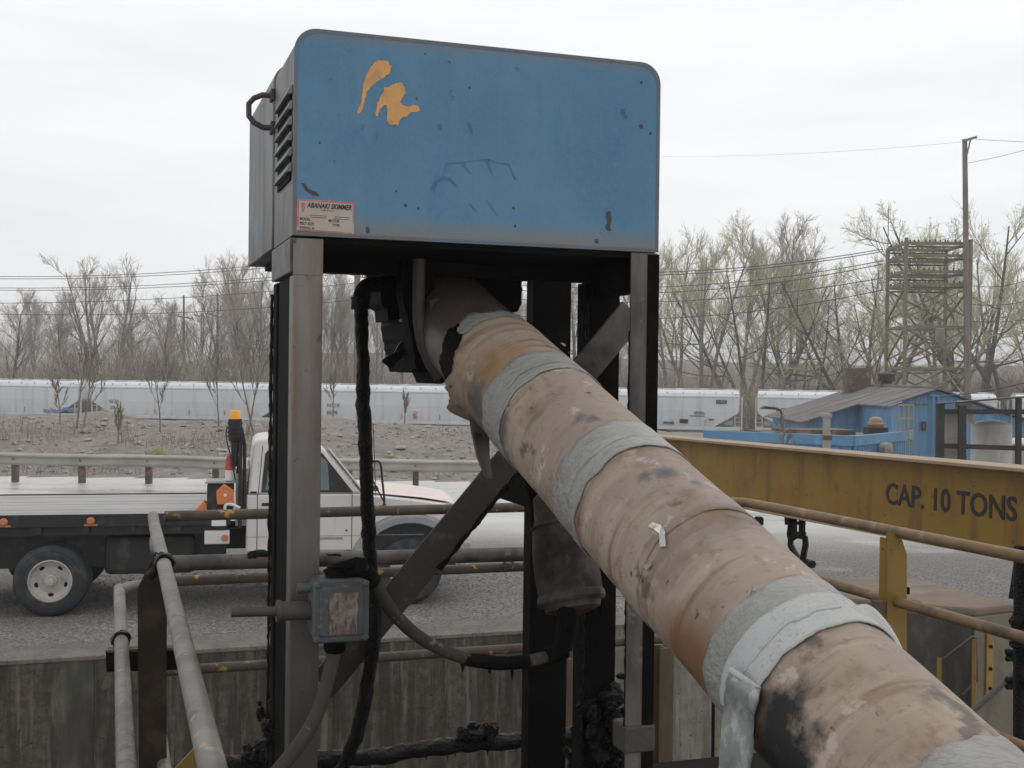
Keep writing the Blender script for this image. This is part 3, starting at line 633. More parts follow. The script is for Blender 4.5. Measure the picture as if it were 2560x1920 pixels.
CN = thing('steel_canopy', pt(1640, 690, 40), 'open black steel canopy frame with a sloping roof at the right edge', 'canopy')
for x, yt_, yb in ((1640, 300, 690), (1790, 310, 700), (2175, 262, 730)): MB().bar(pt(x, yb, 40) - Z * 2.2, pt(x, yt_, 40), .24 if x < 2000 else .16, .16, Vector((0, 1, 0))).build('post', m_frame, CN)
for y0_, y1_ in ((352, 354), (585, 605)): MB().bar(pt(1640, y0_, 40.1), pt(2260, y1_, 40.1), .10, .16).build('crossbeam', m_frame, CN)
MB().hexa([pt(1610, 306, 39.8), pt(2330, 250, 39.8), pt(2330, 244, 43.5), pt(1640, 296, 43.5), pt(1610, 298, 39.8), pt(2330, 240, 39.8), pt(2330, 236, 43.5), pt(1640, 290, 43.5)]).build('roof', m_frame, CN, fix=True)
MB().box(pt(1660, 690, 40.6) - Z * 2, pt(1785, 690, 40.6) - pt(1660, 690, 40.6), Vector((0, .05, 0)), Z * (2 + pt(1660, 350, 40.6).z - pt(1660, 690, 40.6).z)).build('side_sheet', m_guard, CN)
TK = thing('storage_tank', pt(1990, 720, 43), 'dull white cylindrical tank with a bent pipe on top under the canopy', 'tank')
a = pt(1990, 438, 43); rt = (pt(2122, 438, 43) - pt(1858, 438, 43)).length / 2
MB().lathe([(rt, -6), (rt, -.02), (rt - .05, .04), (.2, .16)], a, Z, 28).build('shell', m_tank, TK, True)
MB().tube([a + Vector((-.9, -.4, 0)), a + Vector((-.9, -.4, .55)), a + Vector((-1.05, -.4, .72)), a + Vector((-1.3, -.4, .72)), a + Vector((-1.4, -.4, .4))], .14, 10).build('pipe', m_tank, TK, True)
MB().tube([a + Vector((.6, -.2, 0)), a + Vector((.6, -.2, .9))], .05, 8).build('vent', m_tank, TK)
TK2 = thing('storage_tank', pt(2300, 720, 46), 'second pale tank cut off by the right edge of the picture', 'tank')
a = pt(2290, 560, 46); MB().lathe([(2.0, -4), (2.0, 0), (1.9, .06)], a, Z, 24).build('shell', m_tank, TK2, True)

# ------------------------------------------------------------------ lattice tower, poles and wires
m_lat = M('olive_steel', (.165, .155, .10), .7, vscale=1, layers=[dict(col=(.17, .135, .085), scale=2, lo=.5, hi=.65, amt=.6), dict(col=(.30, .29, .20), scale=3, lo=.55, hi=.7, amt=.5)])
m_pole = M('grey_timber', (.19, .165, .14), .9, layers=[dict(col=(.10, .08, .065), scale=3, lo=.5, hi=.65, stretch=(4, 4, .2))])
m_ins = M('insulator', (.05, .04, .037), .35)
m_wire = M('wire', (.06, .06, .065), .6)
def T3(x, y): return (2150 + x / 3.073) / S, (560 + y / 3.073) / S
TW = thing('lattice_tower', (28, 82, gnd), 'square olive steel lattice tower carrying rows of insulators', 'tower')
legs = [(26.15, 80, 108), (30.45, 80, 115), (26.3, 84.4, 190), (30.4, 84.4, 190)]
fl, fr, bl, br = [Vector((x, y, 0)) for x, y, _ in legs]
def tz(yc, d=80): return pd(*T3(500, yc), d).z
for (x, y, t) in legs: MB().bar((x, y, gnd - .5), (x, y, tz(t, y)), .20, .20, Vector((0, 1, 0))).build('leg', m_lat, TW)
faces = [(fl, fr), (bl, br), (fl, bl), (fr, br)]
for lvl, yc in enumerate((148, 242, 365, 460, 790, 1110)):
    zz = tz(yc)
    for A_, B_ in faces: MB().bar(A_ + Z * zz, B_ + Z * zz, .12, .2 if lvl < 4 else .16).build('crossbeam', m_lat, TW)
    if lvl < 4:
        MB().bar(fl + Z * zz, br + Z * zz, .09, .1).build('plan_brace', m_lat, TW)
        for A_, B_ in faces[:2]: MB().bar(A_ + Z * (zz - .24), B_ + Z * (zz - .24), .10, .10).build('crossbeam', m_ins, TW)
        ins = MB(); rr = random.Random(lvl)
        for A_, B_, n_ in ((fl, fr, 13), (bl, br, 13), (fl, bl, 6)):
            for k in range(n_):
                p = A_ + (B_ - A_) * ((k + .6) / n_) + Z * (zz + .1)
                if rr.random() < .85: ins.lathe([(.04, -.05), (.07, .02), (.045, .07), (.07, .11), (.04, .15)], p + Vector((rr.uniform(-.1, .1), 0, rr.uniform(-.06, .02))), Z, 6)
        io = ins.build('insulator_row', m_ins, TW); io['kind'] = 'stuff'
for ya, yb in ((480, 780), (800, 1100), (1120, 1420)):
    za, zb = tz(ya), tz(yb)
    for A_, B_ in faces:
        MB().bar(A_ + Z * za, B_ + Z * (zb + .5), .12, .10).build('diagonal', m_lat, TW); MB().bar(A_ + Z * (zb + .5), B_ + Z * za, .12, .10).build('diagonal', m_lat, TW)
MB().tube([bl + Z * tz(190, 84), bl + Z * tz(-116, 84)], .03, 5).build('lightning_rod', m_lat, TW)
a = pd(*T3(615, 790), 82); MB().lathe([(.12, 0), (.3, -.15), (.32, -.75), (.18, -1.0), (.06, -1.3)], a, Z, 12).build('transformer', m_guard, TW, True)
def pole(x, ytop, ybase, d, r, label, arms=(), xt=None, group=None):
    b = pd(x, ybase, d); t = pd(xt or x, ytop, d); b.z = min(b.z, float(ground_z(b.x, b.y)) - .2)
    p = thing('utility_pole', b, label, 'utility pole', group)
    MB().tube([b, b + (t - b) * .5, t], [r, r * .85, r * .7], 8).build('shaft', m_pole, p, True)
    for y, hw, tilt in arms:
        c = pd(xt or x, y, d) - Vector((0, r + .06, 0)); MB().bar(c + Vector((-hw, 0, -tilt)), c + Vector((hw, 0, tilt)), .12, .14).build('crossarm', m_pole, p)
        for s in (-.85, -.45, .45, .85): MB().lathe([(.04, 0), (.07, .08), (.04, .2)], c + Vector((s * hw, 0, tilt * s + .07)), Z, 6).build('insulator', m_ins, p)
    return p
TP = pole(2093, 301, 862, 79.4, .24, 'tall leaning wooden pole with a slanted arm rising beside the lattice tower', xt=2084)
a = pd(2079, 305, 79.2); b = pd(2110, 296, 79.2); MB().bar(a, b, .12, .16).build('slanted_arm', m_pole, TP); MB().bar(pd(2086, 345, 79.2), pd(2097, 300, 79.2), .08, .08).build('arm_brace', m_pole, TP)
pole(397, 638, 850, 142, .17, 'slim wooden pole left of the taller pole above the wood', ((685, 1.3, -.25),))
pole(470, 633, 850, 140, .19, 'tall wooden pole standing in the wood left of the skimmer', ((683, 1.3, -.3),))
pole(435, 676, 850, 160, .15, 'short far pole between two taller poles in the wood', ((683, 1.0, -.2),))
pole(769, 540, 850, 124, .24, 'left pole of the pair seen under the skimmer hood', ((596, 1.6, -.35),))
pole(790, 540, 850, 126, .20, 'right pole of the pair seen under the skimmer hood')
pole(775, 560, 930, 66, .13, 'pale slim pole hidden behind the tarred hose by the hopper car')
def wire(pts, label, r=.030):
    P_ = [pd(x, y, d) for x, y, d in pts]; h = [0, (P_[1] - P_[0]).length, 0]; h[2] = h[1] + (P_[2] - P_[1]).length
    out_ = []
    for k in range(41):
        s = h[2] * k / 40; q = Vector((0, 0, 0))
        for i in range(3):
            l = 1
            for j in range(3):
                if j != i: l *= (s - h[j]) / (h[i] - h[j])
            q += P_[i] * l
        out_.append(q)
    o = MB().tube(out_, r, 4).build('power_line', m_wire); tag(o, label, 'wire', 'overhead power lines'); return o
nth = ['topmost', 'second', 'third', 'fourth', 'fifth', 'lowest']
for i, (yt_, ym, yp) in enumerate(((538, 588, 548), (543, 594, 553), (563, 620, 578), (570, 632, 586), (600, 652, 610), (626, 688, 640))):
    wire(((1908, yt_, 80), (1424, ym, 100), (780, yp, 125)), f'{nth[i]} power line sagging right from the hood to the tower')
for i, (yp, ym, ye) in enumerate(((548, 596, 587), (556, 601, 592), (578, 621, 612), (586, 626, 617), (610, 652, 650), (646, 680, 664))):
    wire(((780, yp, 125), (180, ym, 120), (-300, ye, 118)), f'{nth[i]} power line crossing the sky over the left-hand wood')
wire(((2086, 306, 79.3), (1700, 333, 110), (1430, 338, 140)), 'faint single wire running left from the top of the tall pole', .008)
wire(((2108, 301, 79.2), (2180, 305, 75), (2300, 311, 70)), 'short wire leaving the slanted arm toward the right edge', .014)
wire(((2091, 352, 79.2), (2150, 340, 75), (2300, 300, 68)), 'lower wire rising from the tall pole to the right edge', .014)
wire(((2300, 795, 45), (2190, 832, 52), (2030, 857, 60)), 'dark cable drooping from the right edge to the shed ridge', .03)
for i, (ya, yb) in enumerate(((605, 590), (645, 640), (682, 680))):
    wire(((2085, ya + 10, 80), (2150, ya + 14, 78), (2260, yb, 75)), f'{["upper", "middle", "lower"][i]} line leaving the tower to the right edge', .018)

# ================================================================== VEGETATION
m_bark = M('grey_bark', (.23, .20, .17), .95, vscale=1.5, var=.2)
m_bark_dk = M('dark_bark', (.095, .078, .065), .95, vscale=1.5, var=.2)
m_bark_tan = M('tan_sapling_bark', (.27, .235, .185), .9, vscale=1.5, var=.15)
m_twig = M('grey_brown_twigs', (.38, .34, .30), .95, vscale=.7, var=.25)
m_twig_red = M('reddish_twigs', (.23, .18, .155), .95, vscale=.35, var=.3)
m_twig_ol = M('olive_twigs', (.40, .385, .25), .95, vscale=.6, var=.2)
m_bud = M('spring_buds', (.50, .52, .28), .9, vscale=.5, var=.2)
m_bud_grey = M('brown_buds', (.20, .165, .13), .9, vscale=.5, var=.25)
m_bush = M('fresh_green_leaves', (.20, .32, .07), .85, vscale=2, var=.25)
WOB = (.055, .085, .11, .15, .15)
def tree_meshes(seed, H, r0, stems=1, spread=.5, up=.25, limbs=9, sub=6, twigs=6, fine=4, leaf=0, leafsize=.09, start=.25, droop=0, lean=0, tr=.0125):
    """returns (trunk verts, faces), (crown verts, faces), (leaf verts, faces)"""
    rn = random.Random(seed); tk, cw, lf = MB(), MB(), MB()
    def branch(p, d, L, r, lev, mb, n):
        segs = 5 if lev < 2 else (4 if lev == 2 else 3); pts, rs = [p.copy()], [r]; q = p.copy(); dd = d.copy()
        for i in range(segs):
            wob = WOB[lev]
            dd = (dd + Vector((rn.gauss(0, wob), rn.gauss(0, wob), rn.gauss(0, wob * .6) + (up if lev < 4 else up * .5) * .35 - droop * (lev > 2) * .25))).normalized()
            q = q + dd * (L / segs); pts.append(q.copy()); rs.append(max(tr * .55, r * (1 - .8 * (i + 1) / segs)))
        mb.tube(pts, rs, n, cap=False); return pts, rs
    def child_dir(d, ang):
        a = Vector((rn.gauss(0, 1), rn.gauss(0, 1), rn.gauss(0, 1))); a = (a - d * a.dot(d)).normalized()
        return (d * math.cos(ang) + a * math.sin(ang)).normalized()
    def at(pts, t):
        k = t * (len(pts) - 1); i = min(int(k), len(pts) - 2); return pts[i].lerp(pts[i + 1], k - i), (pts[i + 1] - pts[i]).normalized()
    def leaves(pts, n):
        for _ in range(n):
            p, _d = at(pts, rn.uniform(.3, 1)); p = p + Vector((rn.gauss(0, .12), rn.gauss(0, .12), rn.gauss(0, .12)))
            a = Vector((rn.gauss(0, 1), rn.gauss(0, 1), rn.gauss(0, 1))).normalized(); b = a.orthogonal().normalized(); s = leafsize * rn.uniform(.5, 1.2)
            lf.add([p - a * s, p + b * s * .6, p + a * s, p - b * s * .6], [(0, 1, 2, 3)])
    for st in range(stems):
        a = 2 * math.pi * (st + rn.random()) / max(1, stems); tilt = (spread * rn.uniform(.4, 1.0) if stems > 1 else .05)
        d = Vector((math.sin(tilt) * math.cos(a) + lean, math.sin(tilt) * math.sin(a), math.cos(tilt))).normalized()
        L0 = H * rn.uniform(.78, .97) if stems > 1 else H * .9
        P0_, R0 = branch(Vector((rn.gauss(0, .1), rn.gauss(0, .1), -.3)), d, L0, r0 * (1 if stems == 1 else .72), 0, tk, 7)
        for i in range(limbs):
            t = start + (1 - start) * (i + rn.random()) / limbs; p, dl = at(P0_, min(t, .99))
            L1 = H * .42 * (1.15 - t * .85) * rn.uniform(.7, 1.25)
            P1, R1 = branch(p, child_dir(dl, rn.uniform(.35, .35 + spread)), L1, r0 * .34 * (1.1 - t * .8), 1, tk, 5)
            for j in range(sub):
                t2 = .2 + .8 * (j + rn.random()) / sub; p2, d2 = at(P1, min(t2, .99))
                P2, R2 = branch(p2, child_dir(d2, rn.uniform(.3, .75)), L1 * .5 * (1.2 - t2 * .7) * rn.uniform(.7, 1.2), max(tr * 1.7, r0 * .13 * (1.1 - t2 * .6)), 2, cw, 4)
                for k in range(twigs):
                    t3 = .15 + .85 * (k + rn.random()) / twigs; p3, d3 = at(P2, min(t3, .99))
                    P3, R3 = branch(p3, child_dir(d3, rn.uniform(.25, .7)), L1 * .24 * rn.uniform(.6, 1.3), tr * 1.1, 3, cw, 3)
                    for f in range(fine):
                        p4, d4 = at(P3, rn.uniform(.2, 1)); e = p4 + child_dir(d4, rn.uniform(.2, .6)) * L1 * .14 * rn.uniform(.6, 1.3) - Z * droop * .2
                        cw.tube([p4, e], [tr * .75, tr * .4], 3, cap=False)
                    if leaf: leaves(P3, leaf)
    zm = float(np.percentile([q[2] for q in cw.v], 97.5)); k_ = H / zm
    for m_ in (tk, cw, lf): m_.v = [(x * k_, y * k_, z * k_) for x, y, z in m_.v]
    return tk, cw, lf
def make_tree(name, cat, label, loc, seed, mats, group=None, **kw):
    tk, cw, lf = tree_meshes(seed, **kw)
    t = thing(name, (0, 0, 0), label, cat, group)
    tk.build('trunk', mats[0], t, True); c = cw.build('crown', mats[1], t)
    if lf.v: lf.build('buds', mats[2], c)
    t.location = loc; ORI[t.name] = Vector((0, 0, 0)); return t
def spot(x, ytop, d):
    b = pd(x, 850, d); g = float(ground_z(b.x, b.y)) if d < 90 else -2.6
    return Vector((b.x, b.y, g)), pd(x, ytop, d).z - g
PROTO = {}
KW = {'vase': dict(stems=6, spread=.62, up=.30, limbs=6, sub=6, twigs=6, fine=3, r0=.34, start=.3),
      'oak': dict(stems=1, spread=.75, up=.15, limbs=20, sub=8, twigs=7, fine=4, r0=.32, start=.28),
      'tall': dict(stems=3, spread=.40, up=.30, limbs=13, sub=7, twigs=6, fine=4, r0=.24, start=.3),
      'willow': dict(stems=6, spread=1.0, up=.20, limbs=7, sub=7, twigs=5, fine=3, r0=.30, start=.3, leaf=2, leafsize=.06, droop=.25),
      'ash': dict(stems=4, spread=.66, up=.30, limbs=9, sub=7, twigs=5, fine=3, r0=.27, start=.32, leaf=1, leafsize=.06, droop=.05)}
MATS = {'vase': (m_bark, m_twig, m_bud_grey), 'oak': (m_bark_dk, m_twig, m_bud_grey), 'tall': (m_bark, m_twig, m_bud_grey),
        'willow': (m_bark_dk, m_twig_ol, m_bud), 'ash': (m_bark, m_twig_ol, m_bud)}
H0 = 16.0
def put_tree(kind, var, x, ytop, d, label, group, name='bare_tree', w_=1.0, rz=None, mats=None):
    loc, h = spot(x, ytop, d); key = (kind, var)
    rz = (x * .37) % 6.28 if rz is None else rz
    sc = (h / H0 * w_, h / H0 * w_, h / H0)
    if key not in PROTO:
        t = make_tree(name, 'tree', label, loc, 11 + var * 7 + len(kind), mats or MATS[kind], group, H=H0, **KW[kind])
        t.rotation_euler = (0, 0, rz); t.scale = sc; PROTO[key] = t; return t
    t = dup(PROTO[key], loc, rz, sc, label, group); t.name = name; return t
gl, gm, gr = 'leafless trees in the wood on the left', 'trees seen through the skimmer frame', 'budding trees behind the train on the right'
put_tree('vase', 0, 224, 560, 138, 'tall vase-shaped bare tree, biggest above the left end of the train', gl)
put_tree('oak', 0, 18, 650, 128, 'dark bare tree cut by the left edge of the picture', gl)
put_tree('tall', 0, 92, 632, 150, 'thin twin-stemmed bare tree near the left edge', gl)
put_tree('oak', 1, 138, 668, 134, 'shaggy dark bare tree just left of the tallest vase-shaped one', gl)
put_tree('oak', 0, 300, 655, 150, 'bare round-topped tree just right of the tallest vase-shaped one', gl)
put_tree('oak', 1, 352, 650, 127, 'dark bare tree leaning over the slim left pole', gl)
put_tree('vase', 1, 428, 660, 148, 'bushy bare tree between the two tall wooden poles', gl)
put_tree('tall', 1, 497, 572, 146, 'tall slender bare tree right of the tallest wood pole', gl)
put_tree('tall', 0, 540, 615, 136, 'loose bare tree second from the skimmer left leg', gl)
put_tree('vase', 1, 585, 568, 134, 'pale bare tree whose top meets the hood corner beside the left leg', gl)
put_tree('tall', 1, 712, 560, 140, 'bare tree directly right of the light front leg under the hood', gm)
put_tree('oak', 1, 750, 640, 150, 'low bare tree between the front leg and the tarred hose', gm)
put_tree('tall', 0, 818, 615, 136, 'thin bare tree right of the tarred hose top', gm)
put_tree('oak', 0, 872, 668, 150, 'small far bare tree behind the hanging black scrap', gm)
put_tree('oak', 2, 1248, 590, 128, 'dark forked bare tree between the two dark rear posts', gm)
put_tree('tall', 1, 1146, 590, 150, 'bare tree in the narrow gap left of the wide dark post', gm)
put_tree('tall', 0, 1350, 660, 140, 'bare tree glimpsed between the dark rear post and right front leg', gm)
put_tree('ash', 0, 1452, 505, 136, 'budding tree closest to the skimmer right leg', gr, 'budding_tree')
put_tree('ash', 1, 1517, 497, 132, 'tall budding tree second right of the skimmer', gr, 'budding_tree')
put_tree('ash', 0, 1597, 500, 142, 'tall budding tree third right of the skimmer', gr, 'budding_tree', rz=2.2)
put_tree('willow', 0, 1630, 590, 130, 'broad dark-trunked budding tree with low limbs above the train gap', gr, 'budding_tree')
put_tree('tall', 1, 1705, 492, 138, 'slender nearly bare tree standing above its greener neighbours', gr, 'bare_tree', rz=1.0)
put_tree('willow', 1, 1745, 640, 134, 'low spreading tree with dark trunk left of the shed stack', gr, 'budding_tree')
put_tree('willow', 0, 1850, 555, 128, 'broad fan-shaped willow directly left of the lattice tower', gr, 'willow_tree', rz=3.4)
put_tree('willow', 1, 1925, 575, 142, 'willow seen through the left side of the lattice tower', gr, 'willow_tree', rz=.8)
put_tree('ash', 1, 2040, 500, 150, 'budding tree behind the lattice tower right half', gr, 'budding_tree', rz=4.0)
put_tree('willow', 0, 2112, 470, 128, 'large budding tree just right of the tall pole', gr, 'willow_tree', rz=5.5)
put_tree('willow', 1, 2195, 520, 126, 'dark-trunked budding tree cut by the right edge', gr, 'willow_tree', rz=2.0)

# scrub wood below the trees: one uncountable mass
def scrub(name, xr_, dr, n, hr, mat, seed, label, twn=46, bud=None, hfun=None):
    rn = random.Random(seed); v, f = [], []
    def tri(p, m_, e, r):
        k = len(v)
        for q, rr in ((p, r), (m_, r * .7), (e, r * .25)): v.extend([(q.x + rr, q.y, q.z), (q.x - rr * .5, q.y + rr * .87, q.z), (q.x - rr * .5, q.y - rr * .87, q.z)])
        for i in (0, 3):
            for j in range(3): f.append((k + i + j, k + i + (j + 1) % 3, k + i + 3 + (j + 1) % 3, k + i + 3 + j))
    s = 0
    while s < n:
        x = rn.uniform(*xr_); d = rn.uniform(*dr); b = pd(x, 850, d); b.z = -2.7
        cl = float(nfield(np.array(b.x), np.array(b.y * .4), 9., seed)) + .5
        if rn.random() > .25 + 1.1 * cl: continue
        s += 1; h = rn.uniform(*hr) * (.55 + .75 * cl)
        if hfun: h *= hfun(x)
        stems = max(3, twn // 9)
        for t in range(stems):
            a = rn.uniform(0, 6.283); tl = abs(rn.gauss(0, .30)); L = h * rn.uniform(.6, 1.0)
            dd = Vector((math.sin(tl) * math.cos(a), math.sin(tl) * math.sin(a), math.cos(tl))); p = b + Vector((rn.gauss(0, .6), rn.gauss(0, .6), -.1))
            m_ = p + dd * L * .5; e = m_ + (dd + Vector((rn.gauss(0, .25), rn.gauss(0, .25), .12))).normalized() * L * .5; tri(p, m_, e, rn.uniform(.02, .05))
            for q in range(8):
                tt = rn.uniform(.2, 1); o_ = p.lerp(m_, tt * 2) if tt < .5 else m_.lerp(e, tt * 2 - 1)
                a2 = rn.uniform(0, 6.283); t2 = rn.uniform(.3, 1.1); d2 = (dd * .8 + Vector((math.sin(t2) * math.cos(a2), math.sin(t2) * math.sin(a2), rn.uniform(0, .6)))).normalized()
                L2 = h * rn.uniform(.10, .30); mm = o_ + d2 * L2 * .5; ee = mm + (d2 + Vector((rn.gauss(0, .35), rn.gauss(0, .35), .15))).normalized() * L2 * .5; tri(o_, mm, ee, rn.uniform(.008, .016))
                if bud and rn.random() < .7:
                    for _ in range(2):
                        c = ee.lerp(mm, rn.random()) + Vector((rn.gauss(0, .15), rn.gauss(0, .15), rn.gauss(0, .15))); s_ = rn.uniform(.03, .07); k = len(v)
                        v.extend([(c.x - s_, c.y, c.z), (c.x, c.y + s_ * .5, c.z + s_ * .6), (c.x + s_, c.y, c.z + s_ * .1), (c.x, c.y - s_ * .5, c.z - s_ * .6)]); f.append((k, k + 1, k + 2, k + 3))
    me = bpy.data.meshes.new(name); me.from_pydata(v, [], f); me.materials.append(mat); o = new_obj(name, me)
    tag(o, label, 'scrub', None, 'stuff'); return o
scrub('brown_scrub', (-80, 1000), (118, 140), 380, (5.0, 10.0), m_twig_red, 3, 'dense reddish-brown leafless scrub behind the left part of the train', 60)
scrub('grey_scrub', (-80, 1400), (128, 168), 330, (6, 10.5), m_twig, 5, 'grey-brown leafless thicket below the left-hand trees', 72, hfun=lambda x: 1.0 if x < 640 else .75)
scrub('olive_scrub', (-80, 760), (120, 145), 200, (5, 9.5), m_twig_ol, 6, 'olive budding undergrowth inside the left-hand wood', 55, True)
scrub('low_scrub', (1340, 2260), (118, 150), 340, (4.5, 7.6), m_twig_red, 8, 'low brown scrub behind the train on the right', 55)
scrub('green_scrub', (1380, 1720), (118, 130), 70, (4.5, 8), m_twig_ol, 9, 'pale green undergrowth around the trunks right of the skimmer', 50, True)

# saplings on the bank
m_sap = M('sapling_bark', (.19, .168, .138), .9, var=.2)
gs = 'thin saplings on the bank before the train'
def sapling(x, ytop, ybase, d, seed, label, kw):
    b = pd(x, ybase, d); b.z = float(ground_z(b.x, b.y)); h = pd(x, ytop, d).z - b.z
    return make_tree('sapling', 'sapling', label, b, seed, (m_sap, m_sap, m_bud), gs, H=h, **kw)
k1 = dict(r0=.030, stems=1, spread=.30, up=.6, limbs=9, sub=4, twigs=2, fine=1, start=.38, tr=.010)
k2 = dict(r0=.045, stems=2, spread=.30, up=.6, limbs=7, sub=4, twigs=2, fine=1, start=.35, tr=.010)
for i, (x, yt_, yb, d, kw, lb) in enumerate(((176, 735, 985, 40, k2, 'forked pale sapling in front of the left train gap'), (343, 770, 975, 40, k1, 'thin sapling beside the green shrub left of the truck cab'),
        (466, 760, 960, 41, k1, 'thin sapling halfway between the green shrub and the beacon post'), (540, 700, 985, 39, k2, 'tall forked sapling right behind the amber beacon'),
        (144, 800, 965, 42, k1, 'very thin short sapling just left of the forked one at the train gap'), (722, 800, 920, 46, k1, 'thin weed sapling in front of the car lettering under the hood'),
        (880, 840, 915, 46, k1, 'wispy sapling between the tarred hose and the big pipe'), (264, 870, 985, 37, k1, 'small bare shrub stem low on the bank left of the green shrub'),
        (1690, 895, 1000, 41, k1, 'wispy bare stem rising before the low blue building'))):
    sapling(x, yt_, yb, d, 40 + i, lb, kw)
def bush(x, yb, d, w_, h, label, seed, mat):
    b = pd(x, yb, d); b.z = float(ground_z(b.x, b.y)); t = thing('green_shrub', b, label, 'shrub'); rn = random.Random(seed); st, lf = MB(), MB()
    for k in range(90):
        a = rn.uniform(0, 6.28); r = w_ * rn.random() ** .5; e = b + Vector((r * math.cos(a), r * math.sin(a) * .6, h * (1 - .5 * (r / w_) ** 2) * rn.uniform(.5, 1)))
        st.tube([b + Vector((rn.gauss(0, .06), rn.gauss(0, .06), -.05)), b.lerp(e, .5) + Z * .03, e], [.006, .005, .003], 3, cap=False)
        for j in range(26):
            p = b.lerp(e, rn.uniform(.35, 1.05)) + Vector((rn.gauss(0, .06), rn.gauss(0, .06), rn.gauss(0, .05))); u_ = Vector((rn.gauss(0, 1), rn.gauss(0, 1), rn.gauss(0, 1))).normalized(); s_ = rn.uniform(.012, .028); o_ = u_.orthogonal().normalized()
            lf.add([p - u_ * s_, p + o_ * s_ * .6, p + u_ * s_, p - o_ * s_ * .6], [(0, 1, 2, 3)])
    st.build('stems', m_twig, t); lf.build('leaves', mat, t)
bush(345, 985, 33.5, .38, .42, 'bright green shrub behind the guardrail left of the truck cab', 1, m_bush)
bush(843, 975, 33.5, .40, .42, 'dull green shrub on the bare bank right of the tarred hose', 2, M('dull_leaves', (.17, .22, .07), .9, var=.25))
# loose stones and dead weeds on the bank
rn = random.Random(2); mb = MB()
for k in range(2600):
    y = rn.uniform(31, 44); x = rn.uniform(-22, 6); r = abs(rn.gauss(0, .035)) + .018
    if rn.random() < .03: r *= 2.6
    mb.ico((x, y, float(ground_z(x, y)) + r * .2), r, k, (1, 1, .65), .35)
m_stone = M('pale_stones', (.27, .25, .23), .9, vscale=3, var=.35)
tag(mb.build('stones', m_stone), 'pale loose stones scattered over the gravel bank', 'stones', None, 'stuff')
v, f = [], []; rn = random.Random(12)
for k in range(3200):
    y = rn.uniform(30.8, 40); x = rn.uniform(-22, -4.2) if rn.random() < .86 else rn.uniform(-4, 5)
    if float(nfield(np.array(x), np.array(y), 2.2, 9)) < -.08: continue
    h = rn.uniform(.10, .5); z = float(ground_z(x, y)); a, b = rn.gauss(0, .12), rn.gauss(0, .12); r = .006; n = len(v)
    v += [(x - r, y, z), (x + r, y, z), (x + a + r * .4, y + b, z + h), (x + a - r * .4, y + b, z + h), (x, y - r, z), (x, y + r, z), (x + a * .4 + rn.gauss(0, .12), y, z + h * .8)]
    f += [(n, n + 1, n + 2, n + 3), (n + 4, n + 5, n + 6)]
me = bpy.data.meshes.new('dead_weeds'); me.from_pydata(v, [], f); me.materials.append(M('dead_stalks', (.20, .155, .115), .95, var=.3)); tag(new_obj('dead_weeds', me), 'dead brown weed stalks along the bank behind the guardrail', 'weeds', None, 'stuff')
lg = pd(905, 972, 33.8); lg.z = float(ground_z(lg.x, lg.y)) + .05
tag(MB().tube([lg + Vector((-.75, 0, -.05)), lg, lg + Vector((.8, .2, .12))], [.05, .055, .03], 8).build('driftwood_log', m_bark, None, True, origin=lg), 'weathered log lying on the bank beside the dull green shrub', 'log')

# ================================================================== OIL SKIMMER
DECK = CZ - 2.1
hu0, hu1, hv0, hv1, hv2, hz0, hz1 = .456, 1.526, 3.22, 3.62, 4.27, 3.133, 3.686
SK = thing('oil_skimmer', G(hu0, hv0, DECK), 'blue sheet-metal oil skimmer on tall grimy steel legs', 'oil skimmer')
def hood_profile(g=0, r=.062):
    pts = [(hu0 - g, hz0), (hu1 + g, hz0)]
    for cx, a0 in ((hu1 + g - r, 0), (hu0 - g + r, 90)):
        for k in range(9): t = R_(a0 + k * 11.25); pts.append((cx + r * math.cos(t), hz1 + g - r + r * math.sin(t)))
    return pts
def hood_sec(v0, v1, g, mat, name, bev=.004):
    return MB().prism([G(u, v0, z) for u, z in hood_profile(g)], V * (v1 - v0)).build(name, mat, SK, True, bevel=bev, fix=True)
front = hood_sec(hv0, hv0 + .012, 0, m_hood, 'front_panel')
shell = hood_sec(hv0 + .012, hv1 - .006, -.001, m_hood_side, 'front_shell', .002)
hood_sec(hv1 - .006, hv1 + .004, -.010, m_black, 'seam', 0)
rear = hood_sec(hv1 + .004, hv2, .004, m_hood_side, 'rear_cover')
zt_, zb_ = pu(617, 205, hu0).z, pu(617, 397, hu0).z
for k in range(6):
    z1 = zt_ - (zt_ - zb_) * k / 6; z0 = z1 - (zt_ - zb_) / 6 * .62; v0, v1 = hv0 + .035, hv0 + .30
    MB().hexa([G(hu0 - .015, v0, z0), G(hu0, v0 - .012, z0), G(hu0, v1 + .012, z0), G(hu0 - .015, v1, z0), G(hu0 - .004, v0, z1), G(hu0, v0 - .012, z1), G(hu0, v1 + .012, z1), G(hu0 - .004, v1, z1)]).build('louvre', m_hood_side, shell, bevel=.004, fix=True)
    MB().box(G(hu0 - .004, v0 + .006, z0 - .020), U * .0035, V * (v1 - v0 - .012), Z * .0195).build('louvre_slot', m_black, shell)
a, b = pu(592, 207, hu0), pu(592, 277, hu0); ol = -U * .074
MB().tube([a, a + ol * .45, a + ol * .8 - Z * .012, a + ol - Z * .03, b + ol + Z * .03, b + ol * .8 + Z * .012, b + ol * .45, b], .0085, 10).build('handle', m_leg_dark, rear, True)
for q in (a, b): MB().gbox(hu0 - .012, hu0 + .001, q.dot(V) - .02, q.dot(V) + .02, q.z - .018, q.z + .018).build('handle_foot', m_leg_dark, rear, bevel=.003)
pr_o = hood_profile(.0008); pr_i = [(u + (.010 if u < (hu0 + hu1) / 2 else -.010), z + (.010 if z < 3.3 else -.010)) for u, z in hood_profile(.0008)]
mbr = MB(); k_ = len(pr_o)
